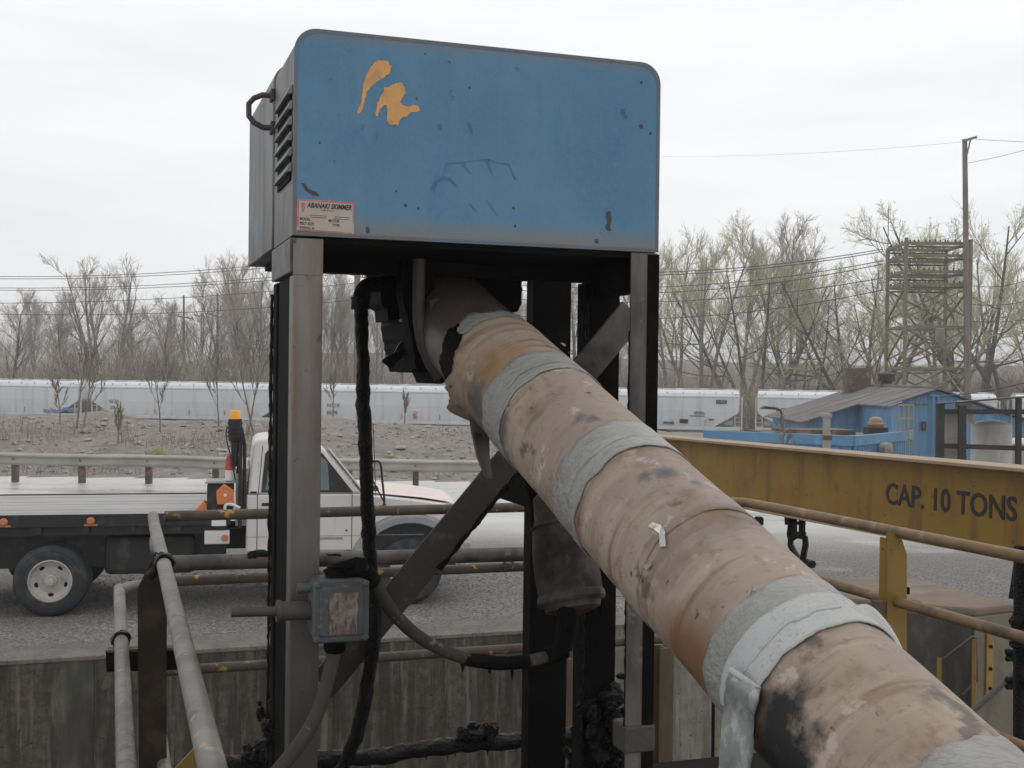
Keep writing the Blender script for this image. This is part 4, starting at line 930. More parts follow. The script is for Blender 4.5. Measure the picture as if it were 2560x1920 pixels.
for (u, z), (ui, zi) in zip(pr_o, pr_i): mbr.v += [tuple(G(u, hv0 - .0012, z)), tuple(G(ui, hv0 - .0012, zi))]
for q in range(k_): mbr.f.append((2 * q, 2 * ((q + 1) % k_), 2 * ((q + 1) % k_) + 1, 2 * q + 1))
mbr.build('edge_wear', M('worn_edge', (.10, .105, .11), .6, layers=[dict(col=(.055, .135, .22), scale=9, lo=.48, hi=.6, detail=9, amt=.45), dict(col=(.12, .085, .06), scale=14, lo=.56, hi=.62, detail=9)]), front)
# details on the front panel; coordinates from an enlarged view of the photograph
def fp(x, y, off=0): p = pv((600 + x * .4973) / S, (40 + y * .4973) / S, hv0); return p - V * off
sp1 = [(700, 222), (740, 225), (760, 255), (752, 288), (700, 325), (660, 355), (637, 378), (628, 420), (614, 470), (598, 492), (588, 485), (610, 430), (618, 350), (632, 300), (655, 262), (678, 230)]
sp2 = [(680, 500), (690, 440), (705, 405), (725, 380), (722, 360), (745, 357), (775, 340), (810, 333), (828, 360), (832, 392), (818, 405), (805, 430), (812, 446), (850, 458), (875, 446), (893, 452), (906, 475), (895, 483), (860, 485), (842, 502), (815, 512), (800, 530), (792, 555), (782, 545), (757, 551), (737, 530), (741, 480), (735, 446), (720, 450), (702, 470), (692, 505)]
rg = random.Random(77)
def rough_edge(sp):
    o = []
    for i, (x, y) in enumerate(sp):
        x2, y2 = sp[(i + 1) % len(sp)]; n = max(1, int(math.hypot(x2 - x, y2 - y) / 7))
        for k in range(n): o.append((x + (x2 - x) * k / n + rg.gauss(0, 1.5), y + (y2 - y) * k / n + rg.gauss(0, 1.5)))
    return o
for sp in (sp1, sp2): MB().prism([fp(x, y) for x, y in rough_edge(sp)], -V * .0016).build('paint_splash', m_orange, front, fix=True, label='dripping orange paint splash')
m_smear = M('dark_blue_smear', (.036, .115, .21), .5, var=.2, vscale=25)
m_spot = M('oil_spot', (.035, .032, .03), .5, var=.3, vscale=30)
def ribbon(pts, w0, w1, mat, name):
    P_ = [fp(x, y, .0008) for x, y in pts]; mb = MB(); n = len(P_)
    for i, p in enumerate(P_):
        d = (P_[min(i + 1, n - 1)] - P_[max(0, i - 1)]).normalized(); s = V.cross(d); w_ = w0 + (w1 - w0) * i / (n - 1)
        mb.v += [tuple(p + s * w_), tuple(p - s * w_)]
    for i in range(n - 1): mb.f.append((2 * i, 2 * i + 1, 2 * i + 3, 2 * i + 2))
    mb.build(name, mat, front)
for pts, w0, w1 in (([(1028, 790), (1038, 742), (1110, 738), (1180, 728), (1245, 720), (1300, 740), (1352, 746), (1368, 790), (1385, 822)], .0015, .0022), ([(1120, 740), (1135, 765), (1160, 795)], .006, .002), ([(1240, 724), (1255, 760), (1268, 800)], .006, .002),
                    ([(965, 880), (985, 835), (1020, 812), (1060, 825), (1088, 858)], .007, .003), ([(1150, 940), (1190, 985)], .003, .001), ([(1245, 935), (1295, 1005)], .002, .001), ([(1000, 545), (1010, 575)], .008, .003), ([(1150, 535), (1170, 600)], .006, .002), ([(620, 545), (612, 575)], .006, .002), ([(690, 570), (685, 620)], .003, .001)):
    ribbon(pts, w0, w1, m_smear, 'smear')
for x, y, r in ((640, 1075, .0075), (1790, 1132, .0065), (1383, 1055, .004), (1374, 965, .004), (830, 952, .0045), (400, 637, .0025), (1153, 360, .003), (2017, 335, .004), (2015, 555, .006), (2062, 590, .004), (930, 190, .0025), (475, 730, .002), (785, 880, .003), (895, 967, .003)):
    MB().ico(fp(x, y, .0006), r, int(x), (1, .35, 1.25), .3).build('oil_spot', m_spot, front)
for sp in ([(1840, 985), (1862, 980), (1868, 1030), (1858, 1060), (1866, 1078), (1850, 1084), (1836, 1062), (1846, 1035), (1838, 1010)], [(305, 838), (325, 842), (345, 870), (385, 885), (400, 905), (370, 905), (330, 878)]):
    MB().prism([fp(x, y) for x, y in sp], -V * .001).build('rust_stain', m_spot, front, fix=True)
# nameplate
NP = MB().prism([fp(285, 917), fp(575, 938), fp(572, 1098), fp(283, 1078)][::-1], -V * .0022).build('nameplate', m_pink, SK, fix=True, label='small pink-edged maker plate with black print')
MB().prism([fp(296, 928), fp(566, 948), fp(563, 1090), fp(294, 1070)][::-1], -V * .0030).build('nameplate_field', m_label, NP, fix=True)
def ptx(body, x, y, h, shear=0, bold=.012, x1=None, m=m_ink):
    a = fp(x, y, .0034); sz = (fp(x, y) - fp(x, y + h)).length / .70; b = fp(x + 100, y + 6.8); ax = (b - fp(x, y)).normalized()
    o = text('lettering', body, m, NP, a, ax, Z, sz, bold=bold, shear=shear, ext=.0002)
    if x1:
        L_ = (fp(x1, y) - fp(x, y)).length; cu = [(v.co + ORI[NP.name] - a).dot(ax) for v in o.data.vertices]; k = L_ / max(cu)
        for v in o.data.vertices:
            d = (v.co + ORI[NP.name] - a).dot(ax); v.co += ax * d * (k - 1)
ptx('ABANAKI SKIMMER', 336, 962, 25, .3, .03, 560); ptx('MADE IN U.S.A.', 408, 980, 7, 0, 0, 472)
ptx('MODEL', 299, 1026, 14, .1, .02, 353); ptx('MOTOR', 443, 1036, 14, 0, .02, 499); ptx('BELT SIZE', 299, 1048, 13, 0, .02, 372); ptx('TYPE', 462, 1058, 13, 0, .02, 500); ptx('SERIAL #', 299, 1067, 10, 0, .02, 372)
for k in range(2):
    for x0, x1 in ((350, 435), (475, 550)): MB().prism([fp(x0, 996 + k * 10 + (x0 - 300) * .07, .0031), fp(x1, 996 + k * 10 + (x1 - 300) * .07, .0031), fp(x1, 999 + k * 10 + (x1 - 300) * .07, .0031), fp(x0, 999 + k * 10 + (x0 - 300) * .07, .0031)][::-1], -V * .0003).build('fine_print', m_leg_dark, NP, fix=True)
MB().lathe([(.003, 0), (.006, .0004)], fp(317, 948, .0032), -V, 10).build('emblem', m_pink, NP)
MB().prism([fp(308, 958, .0031), fp(326, 959, .0031), fp(322, 985, .0031), fp(310, 984, .0031)][::-1], -V * .0004).build('emblem', m_pink, NP, fix=True)
# base frame and legs
MB().gbox(hu0 + .05, hu1 - .02, hv0 + .02, hv2 - .03, 3.116, 3.131).build('base_pan', m_black, SK)
MB().gbox(hu0 - .004, hu0 + .05, hv0 + .016, 3.62, 3.035, 3.128).build('frame_rail', m_hood_side, SK, bevel=.003)
MB().gbox(hu1 - .05, hu1 + .004, hv0 + .016, 3.70, 3.02, 3.128).build('frame_rail', m_black, SK, bevel=.003)
MB().gbox(hu0 + .056, hu1 - .056, 3.62, 3.66, 3.07, 3.115).build('frame_rail', m_black, SK)
def angle_leg(u0, u1, v0, dep, mat, side=-1, th=.009, top=3.131):
    mb = MB().gbox(u0, u1, v0, v0 + th, DECK, top)
    us_ = (u0, u0 + th) if side < 0 else (u1 - th, u1)
    mb.gbox(us_[0], us_[1], v0 + th, v0 + dep, DECK, top)
    return mb.build('leg', mat, SK, bevel=.003)
fl0 = pv(633, 700, hv0).dot(U); fl1 = pv(697, 700, hv0).dot(U); fr0 = pv(1363, 700, hv0).dot(U); fr1 = pv(1421, 700, hv0).dot(U)
angle_leg(fl0, fl1, hv0 + .003, .075, m_leg, -1, top=3.028)
MB().gbox(fl0, fl1, hv0 + .004, hv0 + .014, 3.0285, 3.126).build('leg_cap', m_leg, SK)
angle_leg(fl0 + .002, fl0 + .075, 3.575, .07, m_black, -1, top=3.03)
MB().gbox(fl0 + .006, fl0 + .012, 3.33, 3.55, DECK, 3.03).build('leg_gap_shade', m_black, SK)  # black sheet standing in for the shadowed gap between the left legs
angle_leg(fr0, fr1, hv0 + .003, .08, M('half_grimed_leg', (.13, .115, .105), .6, layers=[dict(col=(.03, .026, .023), scale=6, lo=.42, hi=.62, stretch=(1, 1, .25), amt=.9), dict(col=(.26, .23, .21), scale=12, lo=.6, hi=.7, amt=.6)], bump=(50, .4, .005)), 1)
MB().gbox(fr1 - .034, fr1 + .002, hv0 - .001, hv0 + .0028, DECK, 3.126).build('black_strip', m_black, SK)  # black strip along the right part of the front flange
MB().gbox(fr0 - .004, fr1 + .008, hv0 - .004, hv0 + .09, pv(1390, 1625, hv0).z, pv(1390, 1566, hv0).z).build('leg_sleeve', m_leg_dark, SK, bevel=.006)
r0, r1 = pv(1266, 700, 3.6).dot(U), pv(1339, 700, 3.6).dot(U); angle_leg(r0, r1, 3.60, .08, m_black, -1, top=3.068)
c0_, c1_ = pv(1152, 700, 4.12).dot(U), pv(1234, 700, 4.12).dot(U)
MB().gbox(c0_, c1_, 4.12, 4.20, DECK, 3.114).build('leg', m_black, SK, bevel=.004, label='wide black rear post')
b0, b1 = pv(1368, 672, 3.50), pv(690, 1490, 3.74); MB().bar(b0, b1, .012, .102, U).build('brace', m_brace, SK, bevel=.003)
MB().gbox(fl0 + .02, fl1 + .05, 3.40, 3.76, 1.80, 1.86).build('brace_tab', m_brace, SK)
# hanging belt housing and drive parts
def vpoly(pts, v, dep, mat, name, parent=SK, **kw): return MB().prism([pv(x, y, v) for x, y in pts], V * dep).build(name, mat, parent, fix=True, **kw)
rn = random.Random(5)
def rag(pts, amp=3, seed=1):
    r_ = random.Random(seed); o = []
    for i, (x, y) in enumerate(pts):
        x2, y2 = pts[(i + 1) % len(pts)]; n = max(1, int(math.hypot(x2 - x, y2 - y) / 9))
        for k in range(n): o.append((x + (x2 - x) * k / n + r_.uniform(-amp, amp), y + (y2 - y) * k / n + r_.uniform(-amp, amp)))
    return o
vpoly(rag([(868, 548), (1131, 548), (1126, 655), (1118, 672), (1060, 690), (1000, 800), (955, 830), (945, 806), (892, 803), (882, 760), (872, 700)], 1.5), 3.74, .34, m_black, 'belt_housing')
vpoly(rag([(818, 548), (880, 548), (880, 690), (838, 690), (836, 668), (822, 655)], 2.2, 3), 3.78, .2, m_black, 'drive_box')
vpoly(rag([(866, 548), (938, 548), (938, 640), (925, 700), (935, 790), (900, 797), (884, 700), (868, 640)], 1.2, 8), 3.60, .08, m_black, 'guard_plate')
vpoly(rag([(872, 728), (882, 735), (868, 775), (843, 798), (824, 778), (838, 768), (852, 762)], 1.5, 4), 3.80, .012, m_tar, 'rubber_scrap', label='ragged black rubber strip hanging loose')
MB().tube([pv(x, y, 3.56) for x, y in ((906, 545), (905, 600), (904, 660), (906, 700), (914, 745), (930, 785), (950, 815))], .0195, 12).build('hose', m_leg_dark, SK, True, label='grey hose beside the pipe mouth')
vpoly([(926, 650), (960, 640), (952, 672), (942, 678), (930, 668)], 3.53, .01, m_brace, 'bracket')

# sludge: lumpy tar crust
def nz3(p, s): return noise.noise(Vector(p) * s)
def tar_tube(pts, r, mat, name, parent, amp=.35, freq=30, n=12, step=.012, drips=0, seed=0, up=0):
    P_ = [Vector(p) for p in pts]; out_ = []
    for i in range(len(P_) - 1):
        m_ = max(1, int((P_[i + 1] - P_[i]).length / step))
        for k in range(m_):
            t = k / m_; p0, p1, p2, p3 = P_[max(i - 1, 0)], P_[i], P_[i + 1], P_[min(i + 2, len(P_) - 1)]
            out_.append(.5 * ((2 * p1) + (p2 - p0) * t + (2 * p0 - 5 * p1 + 4 * p2 - p3) * t * t + (3 * p1 - p0 - 3 * p2 + p3) * t ** 3))
    out_.append(P_[-1]); mb = MB(); ph = random.Random(seed).uniform(0, 50)
    def rad(i, k, p):
        a = 2 * math.pi * k / n; q = p + Vector((math.cos(a), math.sin(a), math.cos(a) + math.sin(a))) * r
        lump = noise.noise(q * freq + Vector((ph, 0, 0))) + .6 * noise.noise(q * freq * 2.6)
        big = max(0, noise.noise(p * freq * .22 + Vector((0, ph, 0))))
        return max(.55, 1 + amp * lump + up * big)
    mb.tube(out_, r, n, True, rad); rd = random.Random(seed)
    for _ in range(drips):
        p = rd.choice(out_); L_ = rd.uniform(.01, .035); mb.tube([p - Z * r * .7, p - Z * (r + L_ * .6), p - Z * (r + L_)], [.006, .004, .001], 6)
    return mb.build(name, mat, parent, True)
BLOB = None
def lumps(c, ext, n, rr, mat, name, parent, seed):
    global BLOB
    if BLOB is None:
        import bmesh
        bm = bmesh.new(); bmesh.ops.create_icosphere(bm, subdivisions=3, radius=1); BLOB = ([v.co.copy() for v in bm.verts], [tuple(v.index for v in f.verts) for f in bm.faces]); bm.free()
    mb = MB(); r_ = random.Random(seed)
    for k in range(n):
        p = c + U * r_.gauss(0, ext[0]) + V * r_.gauss(0, ext[1]) + Z * r_.gauss(0, ext[2]); r = r_.uniform(*rr); sq = Vector((r_.uniform(.7, 1.3), r_.uniform(.7, 1.3), r_.uniform(.6, 1.2))); ph = Vector((k * 3.7, seed, 0))
        mb.add([p + Vector((q.x * sq.x, q.y * sq.y, q.z * sq.z)) * r * (1 + .45 * noise.noise(q * 1.6 + ph) + .35 * noise.noise(q * 4.2 + ph)) for q in BLOB[0]], BLOB[1])
    o = mb.build(name, mat, parent, True); o['kind'] = 'stuff'; return o
lumps(pv(1315, 1555, 3.56), (.035, .02, .055), 60, (.012, .035), m_tar, 'sludge_clump', SK, 2)
lumps(pv(1255, 1610, 3.95), (.025, .02, .05), 35, (.010, .028), m_tar, 'sludge_clump', SK, 3)
lumps(pv(600, 1560, 3.6), (.02, .02, .05), 30, (.006, .018), m_tar, 'sludge_clump', SK, 7)
tar_tube([G(fl0 - .002, 3.652, z) for z in (3.0, 2.6, 2.2, 1.8, 1.4)], .005, m_tar, 'grease_crust', SK, .9, 60, 8, .012, seed=3)
tar_tube([G(r0 + .003, 3.60, z) for z in (3.0, 2.6, 2.2, 1.8, 1.4)], .005, m_tar, 'grease_crust', SK, .9, 60, 8, .012, seed=4)
tar_tube([G(fr1 - .002, hv0 + .07, z) for z in (3.1, 2.6, 2.2, 1.8, 1.4)], .005, m_tar, 'grease_crust', SK, .8, 60, 8, .012, seed=5)
tar_tube([G(fr0 + .001, hv0 + .01, z) for z in (2.9, 2.4, 2.0, 1.6)], .004, m_tar, 'grease_crust', SK, .8, 60, 8, .012, seed=6)
bn = (b1 - b0).cross(V).normalized(); bn = bn if bn.z < 0 else -bn
tar_tube([b0.lerp(b1, t) + bn * .05 for t in (.30, .38, .46, .54, .6, .66)], .007, m_tar, 'grease_crust', SK, .9, 40, 8, .012, seed=14, up=1.2)

# ------------------------------------------------------------------ tarred drain hose
th = thing('drain_hose', pv(735, 1655, 3.62), 'black tar-caked vertical drain hose hanging from the elbow under the hood', 'hose')
tar_tube([pv(840, 612, 3.8), pv(812, 613, 3.76), pv(790, 620, 3.72), pv(779, 645, 3.68), pv(779, 665, 3.67)], .0245, m_tar, 'elbow', th, .18, 40, 14, seed=1)
tar_tube([pv(779, 640, 3.67), pv(780, 668, 3.67)], .030, m_tar, 'collar', th, .15, 40, 14, seed=2)
tar_tube([pv(x, y, 3.67) for x, y in ((780, 660), (783, 760), (784, 850), (789, 960), (792, 1060), (797, 1160), (803, 1260), (808, 1370), (797, 1460), (778, 1560), (752, 1630), (725, 1690))], .0205, m_tar, 'hose_body', th, .28, 26, 14, .012, 6, seed=5, up=.35)

# ------------------------------------------------------------------ switch box and conduits
SB = thing('switch_box', pv(737, 1390, 3.1), 'small teal-grey cast switch box with a worn paper label on the front leg', 'switch box')
m_sbox = M('teal_cast_box', (.05, .055, .055), .55, layers=[dict(col=(.05, .066, .073), scale=12, lo=.5, hi=.65, amt=.8), dict(col=(.035, .03, .027), scale=9, lo=.5, hi=.68, amt=.8), dict(col=(.20, .18, .16), scale=30, lo=.62, hi=.7, amt=.5)], bump=(60, .3, .004))
m_paper = M('worn_paper_label', (.15, .128, .10), .8, vscale=30, var=.3, layers=[dict(col=(.045, .036, .03), scale=75, lo=.50, hi=.56, amt=.9, stretch=(1, 1, .25), detail=8), dict(col=(.10, .065, .045), scale=40, lo=.5, hi=.6, amt=.8)])
a, b = pv(677, 1255, 3.1), pv(797, 1385, 3.1); cu, cz_ = (a.dot(U) + b.dot(U)) / 2, (a.z + b.z) / 2; wu, hz_ = b.dot(U) - a.dot(U), a.z - b.z
def rrect(u, z, w_, h, r, v, n=5):
    o = []
    for cx, cz0, a0 in ((u + w_ / 2 - r, z + h / 2 - r, 0), (u - w_ / 2 + r, z + h / 2 - r, 90), (u - w_ / 2 + r, z - h / 2 + r, 180), (u + w_ / 2 - r, z - h / 2 + r, 270)):
        for k in range(n): t = R_(a0 + 90 * k / (n - 1)); o.append(G(cx + r * math.cos(t), v, cz0 + r * math.sin(t)))
    return o
MB().prism(rrect(cu, cz_, wu * .97, hz_ * .97, .02, 3.125), V * .085).build('body', m_sbox, SB, True, bevel=.004, fix=True)
cv = MB().prism(rrect(cu, cz_, wu, hz_, .022, 3.10), V * .024).build('cover', m_sbox, SB, True, bevel=.005, fix=True)
MB().prism(rrect(cu, cz_, wu * .78, hz_ * .78, .012, 3.096), V * .006).build('cover_panel', m_sbox, cv, True, bevel=.002, fix=True)
la, lb_ = pv(712, 1282, 3.094), pv(773, 1368, 3.094)
MB().gbox(la.dot(U), lb_.dot(U), 3.0935, 3.0958, lb_.z, la.z).build('label', m_paper, cv, label='stained tan paper label')
for du, dz in ((-1, -1), (1, -1), (-1, 1), (1, 1)): MB().lathe([(.009, 0), (.009, .006), (.005, .009)], G(cu + du * wu * .43, 3.10, cz_ + dz * hz_ * .43), -V, 10).build('screw', m_sbox, cv)
MB().lathe([(.012, 0), (.014, .03), (.012, .035)], G(cu - wu * .52, 3.13, cz_ + hz_ * .36), -U, 10).build('lug', m_sbox, SB, True)
n0, n1, n2 = pv(682, 1318, 3.16), pv(607, 1320, 3.16), pv(500, 1323, 3.16)
MB().lathe([(.0255, 0), (.0255, (n1 - n0).length)], n0, (n1 - n0), 16).build('nipple', m_leg_dark, SB, True)
MB().lathe([(.029, 0), (.029, .012)], n1, (n1 - n0), 16).build('nipple_rim', m_leg_dark, SB, True)
MB().lathe([(.0125, 0), (.0125, (n2 - n1).length)], n1, (n2 - n1), 14).build('pipe_stub', m_leg_dark, SB, True)
tar_tube([pv(712, 1252, 3.17), pv(730, 1240, 3.17), pv(758, 1233, 3.17), pv(787, 1232, 3.17)], .031, m_black, 'conduit_fitting', SB, .2, 30, 12, seed=3)
lumps(pv(742, 1238, 3.17), (.022, .01, .008), 12, (.014, .024), m_black, 'grease_cap', SB, 61)
MB().lathe([(.034, 0), (.034, .02), (.03, .045), (.034, .05)], pv(735, 1262, 3.17), Z, 14).build('hub', m_black, SB, True)
MB().lathe([(.030, 0), (.030, .03), (.024, .04)], G(cu - .005, 3.16, cz_ - hz_ / 2 + .002), -Z, 14).build('hub', m_black, SB, True)
def spline(pts, n=8):
    o = []
    for i in range(len(pts) - 1):
        p0, p1, p2, p3 = pts[max(i - 1, 0)], pts[i], pts[i + 1], pts[min(i + 2, len(pts) - 1)]
        for k in range(n): t = k / n; o.append(.5 * ((2 * p1) + (p2 - p0) * t + (2 * p0 - 5 * p1 + 4 * p2 - p3) * t * t + (3 * p1 - p0 - 3 * p2 + p3) * t ** 3))
    return o + [pts[-1]]
m_cond = M('dusty_conduit', (.045, .039, .034), .75, spec=.2, layers=[dict(col=(.04, .035, .03), scale=8, lo=.48, hi=.66), dict(col=(.2, .17, .14), scale=30, lo=.6, hi=.7, amt=.6)], bump=(50, .4, .004))
CD = thing('flexible_conduit', pv(1000, 1430, 3.4), 'drooping grey flexible conduit looping from the switch box to the motor', 'conduit')
MB().tube(spline([pv(783, 1228, 3.17), pv(812, 1266, 3.2), pv(845, 1318, 3.25), (pv(900, 1372, 3.30)), pv(970, 1410, 3.34), pv(1050, 1431, 3.38), pv(1130, 1430, 3.41), pv(1205, 1412, 3.43)]), .0185, 12).build('tube', m_cond, CD, True)
MB().tube([pv(785, 1231, 3.17), pv(806, 1258, 3.19)], .025, 12).build('ferrule', m_black, CD, True); MB().tube([pv(1180, 1417, 3.42), pv(1222, 1405, 3.43)], .025, 12).build('ferrule', m_black, CD, True)
tar_tube([pv(1000, 1423, 3.357), pv(1080, 1433, 3.392), pv(1140, 1429, 3.413)], .0205, m_black, 'grease_coat', CD, .1, 40, 12, drips=4, seed=9)
CD2 = thing('flexible_conduit', pv(600, 1680, 3.1), 'grey flexible conduit running down left from under the switch box', 'conduit')
MB().tube(spline([G(cu - .006, 3.16, cz_ - hz_ / 2 - .03), pv(711, 1455, 3.14), pv(692, 1525, 3.12), pv(655, 1595, 3.1), pv(600, 1665, 3.08), pv(560, 1715, 3.06)]), .0185, 12).build('tube', m_cond, CD2, True)

# ------------------------------------------------------------------ gear motor
MT = thing('gear_motor', pv(1230, 1330, 3.85), 'rust-mottled dark gear motor bolted to the wide rear post', 'motor')
m_motor = M('mottled_motor', (.048, .041, .036), .7, spec=.15, layers=[dict(col=(.13, .11, .095), scale=14, lo=.52, hi=.62, amt=.6, detail=9), dict(col=(.07, .056, .048), scale=9, lo=.52, hi=.62, amt=.8), dict(col=(.012, .011, .01), scale=5, lo=.5, hi=.6, amt=.8)], bump=(50, .4, .005))
ctop, cbot = pv(1195, 1060, 3.64), pv(1240, 1325, 3.50); ax_ = cbot - ctop; Lm = ax_.length
MB().lathe([(.045, 0), (.07, Lm * .05), (.075, Lm * .22), (.090, Lm * .32), (.101, Lm * .5), (.105, Lm * .72), (.102, Lm * .86), (.086, Lm * .97), (.05, Lm)], ctop, ax_, 28).build('housing', m_motor, MT, True)
MB().lathe([(.104, Lm * .84), (.109, Lm * .86), (.109, Lm * .90), (.102, Lm * .92)], ctop, ax_, 28).build('end_flange', m_motor, MT, True)
MB().lathe([(.082, Lm * .27), (.094, Lm * .285), (.094, Lm * .30), (.085, Lm * .32)], ctop, ax_, 28).build('rib', m_motor, MT, True)
MB().tube([pv(1222, 1300, 3.47), pv(1226, 1350, 3.45), pv(1216, 1402, 3.43)], [.03, .032, .028], 14).build('terminal_elbow', m_black, MT, True)
MB().tube([pv(1215, 1345, 3.445), pv(1228, 1347, 3.445)], .037, 14).build('nut', m_black, MT)
vpoly([(1130, 1020), (1200, 1035), (1210, 1120), (1150, 1100)], 3.72, .39, m_black, 'mount_plate', MT)
vpoly([(1296, 1190), (1312, 1230), (1312, 1330), (1300, 1330)], 3.50, .02, m_black, 'side_strap', MT)

# ------------------------------------------------------------------ big insulated pipe
PA, PB = Vector((-.084, 3.57, CZ + .064)), Vector((.4935, 2.25, CZ - .50))
pdir = (PB - PA).normalized(); psx = pdir.cross(Z).normalized(); pnx = psx.cross(pdir)
def cyl(t, a, r): a = R_(a); return PA + pdir * t + (psx * math.cos(a) + pnx * math.sin(a)) * r
def pcyl(x, y, r=.15):           # where a line of sight meets the pipe
    d = ray(x, y); o = CAM - PA; dp = d - pdir * d.dot(pdir); op = o - pdir * o.dot(pdir)
    A_, B_, C_ = dp.dot(dp), 2 * dp.dot(op), op.dot(op) - r * r; D_ = B_ * B_ - 4 * A_ * C_
    if D_ < 0: D_ = 0
    return CAM + d * ((-B_ - D_ ** .5) / (2 * A_))
PORG = PA - pdir * .0
def bl(x, y): return tuple(pcyl(x, y) - PORG)
PFR = pdir.rotation_difference(Z).to_euler('XYZ')
DKS = (.028, .024, .022)
spots = [dict(col=(.07, .065, .068), scale=26, lo=.35, hi=.75, ball=(bl(x, y), r1, r2), soft=1, amt=.95, detail=10) for x, y, r1, r2 in ((1440, 1022, .005, .055), (1395, 1030, .0, .04), (1282, 903, 0, .045), (1250, 905, 0, .04), (1125, 795, .0, .06), (1090, 830, .02, .075), (1500, 1045, 0, .03), (1075, 930, .05, .12), (1030, 870, .03, .10), (1475, 1300, .0, .05))]
STREAK = [dict(col=(.315, .262, .21), scale=5, lo=.50, hi=.70, amt=.65, stretch=(.5, .5, 7)), dict(col=(.12, .068, .04), scale=4, lo=.52, hi=.64, amt=.75, stretch=(.6, .6, 6), seed=5, detail=9), dict(col=(.20, .165, .14), scale=3, lo=.5, hi=.6, amt=.6, seed=7, detail=9),
          dict(col=(.40, .335, .28), scale=11, lo=.60, hi=.635, amt=.6, detail=10, seed=2), dict(col=(.15, .10, .07), scale=40, lo=.55, hi=.66, amt=.5, detail=10, seed=9)]
m_jk = M('tan_jacket', (.25, .197, .15), .62, vscale=4, var=.16, frame=PFR, spec=.3, layers=STREAK + [
    dict(col=(.135, .082, .047), scale=4, lo=.52, hi=.64, amt=.8, seed=1, detail=9),
    dict(col=(.20, .115, .04), scale=4, lo=.3, hi=.6, ball=(bl(1075, 790), .05, .15), soft=1, amt=.6),
    dict(col=(.065, .05, .043), scale=9, lo=.625, hi=.67, amt=.75, detail=10), dict(col=(.035, .031, .031), scale=24, lo=.665, hi=.69, amt=.85, detail=10)] + spots, bump=(34, .25, .005))
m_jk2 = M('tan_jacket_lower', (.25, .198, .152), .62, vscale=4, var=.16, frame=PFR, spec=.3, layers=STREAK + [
    dict(col=(.13, .078, .045), scale=4, lo=.50, hi=.62, amt=.85, seed=4, detail=9),
    dict(col=(.06, .046, .04), scale=8, lo=.60, hi=.66, amt=.75, detail=10),
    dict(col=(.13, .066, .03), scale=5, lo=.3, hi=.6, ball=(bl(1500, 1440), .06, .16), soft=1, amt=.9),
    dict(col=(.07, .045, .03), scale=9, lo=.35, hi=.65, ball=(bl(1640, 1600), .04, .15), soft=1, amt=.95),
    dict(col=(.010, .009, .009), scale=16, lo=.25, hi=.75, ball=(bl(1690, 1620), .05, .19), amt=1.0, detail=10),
    dict(col=(.03, .027, .027), scale=26, lo=.66, hi=.69, amt=.85, detail=10)], bump=(34, .25, .005))
BP = thing('insulated_pipe', PORG, 'large tan insulated pipe with silver tape bands sloping down from the hood to lower right', 'pipe')
def sleeve(t0, t1, r, mat, name, a0=0, a1=360, na=72, st=.03, wav=0, seed=0, bumpy=.002, parent=BP, flare=None, label=None, t0f=None):
    nt_ = max(2, int((t1 - t0) / st) + 1); mb = MB(); full = a1 - a0 >= 360; cols = na if full else na + 1
    for i in range(nt_):
        f_ = i / (nt_ - 1)
        for k in range(cols):
            a = a0 + (a1 - a0) * k / na; w0 = wav * noise.noise(Vector((math.cos(R_(a)) * 3, math.sin(R_(a)) * 3, seed))) if wav else 0; w1 = wav * noise.noise(Vector((math.cos(R_(a)) * 3, math.sin(R_(a)) * 3, seed + 7))) if wav else 0
            if wav:
                fz = Vector((math.cos(R_(a)) * 16, math.sin(R_(a)) * 16, seed)); w0 += wav * .35 * noise.noise(fz); w1 += wav * .35 * noise.noise(fz + Vector((0, 0, 5)))
            if t0f: w0 += t0f(a)
            t = (t0 + w0) + (t1 + w1 - t0 - w0) * f_
            rr = r + bumpy * (noise.noise(Vector((math.cos(R_(a)) * 1.3, math.sin(R_(a)) * 1.3, t * 4 + seed))) + .5 * noise.noise(Vector((math.cos(R_(a)) * 4, math.sin(R_(a)) * 4, t * 9 + seed))))
            if flare: rr += flare(t, a)
            mb.v.append(tuple(cyl(t, a, rr)))
    for i in range(nt_ - 1):
        for k in range(na):
            x0, x1 = i * cols + k, i * cols + ((k + 1) % cols if full else k + 1); mb.f.append((x0, x1, x1 + cols, x0 + cols))
    o = mb.build(name, mat, parent, True, label=label); s = o.modifiers.new('solid', 'SOLIDIFY'); s.thickness = .003; s.offset = -1
    return o
def lipf(t, a):
    aa = (a + 180) % 360 - 180; w_ = math.exp(-((aa + 18) / 42) ** 2)
    return .030 * w_ * max(0, (.30 - t) / .10) ** 1.6 if t < .30 else 0
sleeve(-.42, .30, .1395, m_pipe_top, 'inner_pipe', bumpy=.0015)
sleeve(.035, .27, .1455, m_black, 'gap_shade', a0=-160, a1=42, na=60, wav=.05, seed=15, st=.01, bumpy=.003)  # black sleeve painting the shaded hollow between inner pipe and jacket
jk = sleeve(.115, 1.25, .150, m_jk, 'jacket', wav=.03, seed=4, flare=lipf, st=.012, na=120, t0f=lambda a: .085 * math.exp(-((((a + 180) % 360 - 180) + 12) / 48) ** 2))
sleeve(1.205, 1.30, .1530, m_jk, 'collar', wav=.012, seed=9)
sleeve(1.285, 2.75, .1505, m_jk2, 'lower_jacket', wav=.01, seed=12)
sleeve(.045, .145, .146, m_tape, 'tape_band', a0=35, a1=185, na=48, wav=.05, seed=21, st=.01, bumpy=.004)
for t0, t1, s in ((.40, .515, 31), (.865, .985, 37)):
    sleeve(t0, t1, .1528, m_tape, 'tape_band', wav=.016, seed=s, st=.01, bumpy=.0022)
    sleeve(t0 + .085, t1 + .012, .1540, m_tape, 'tape_wrap', wav=.012, seed=s + 3, st=.01, bumpy=.002)
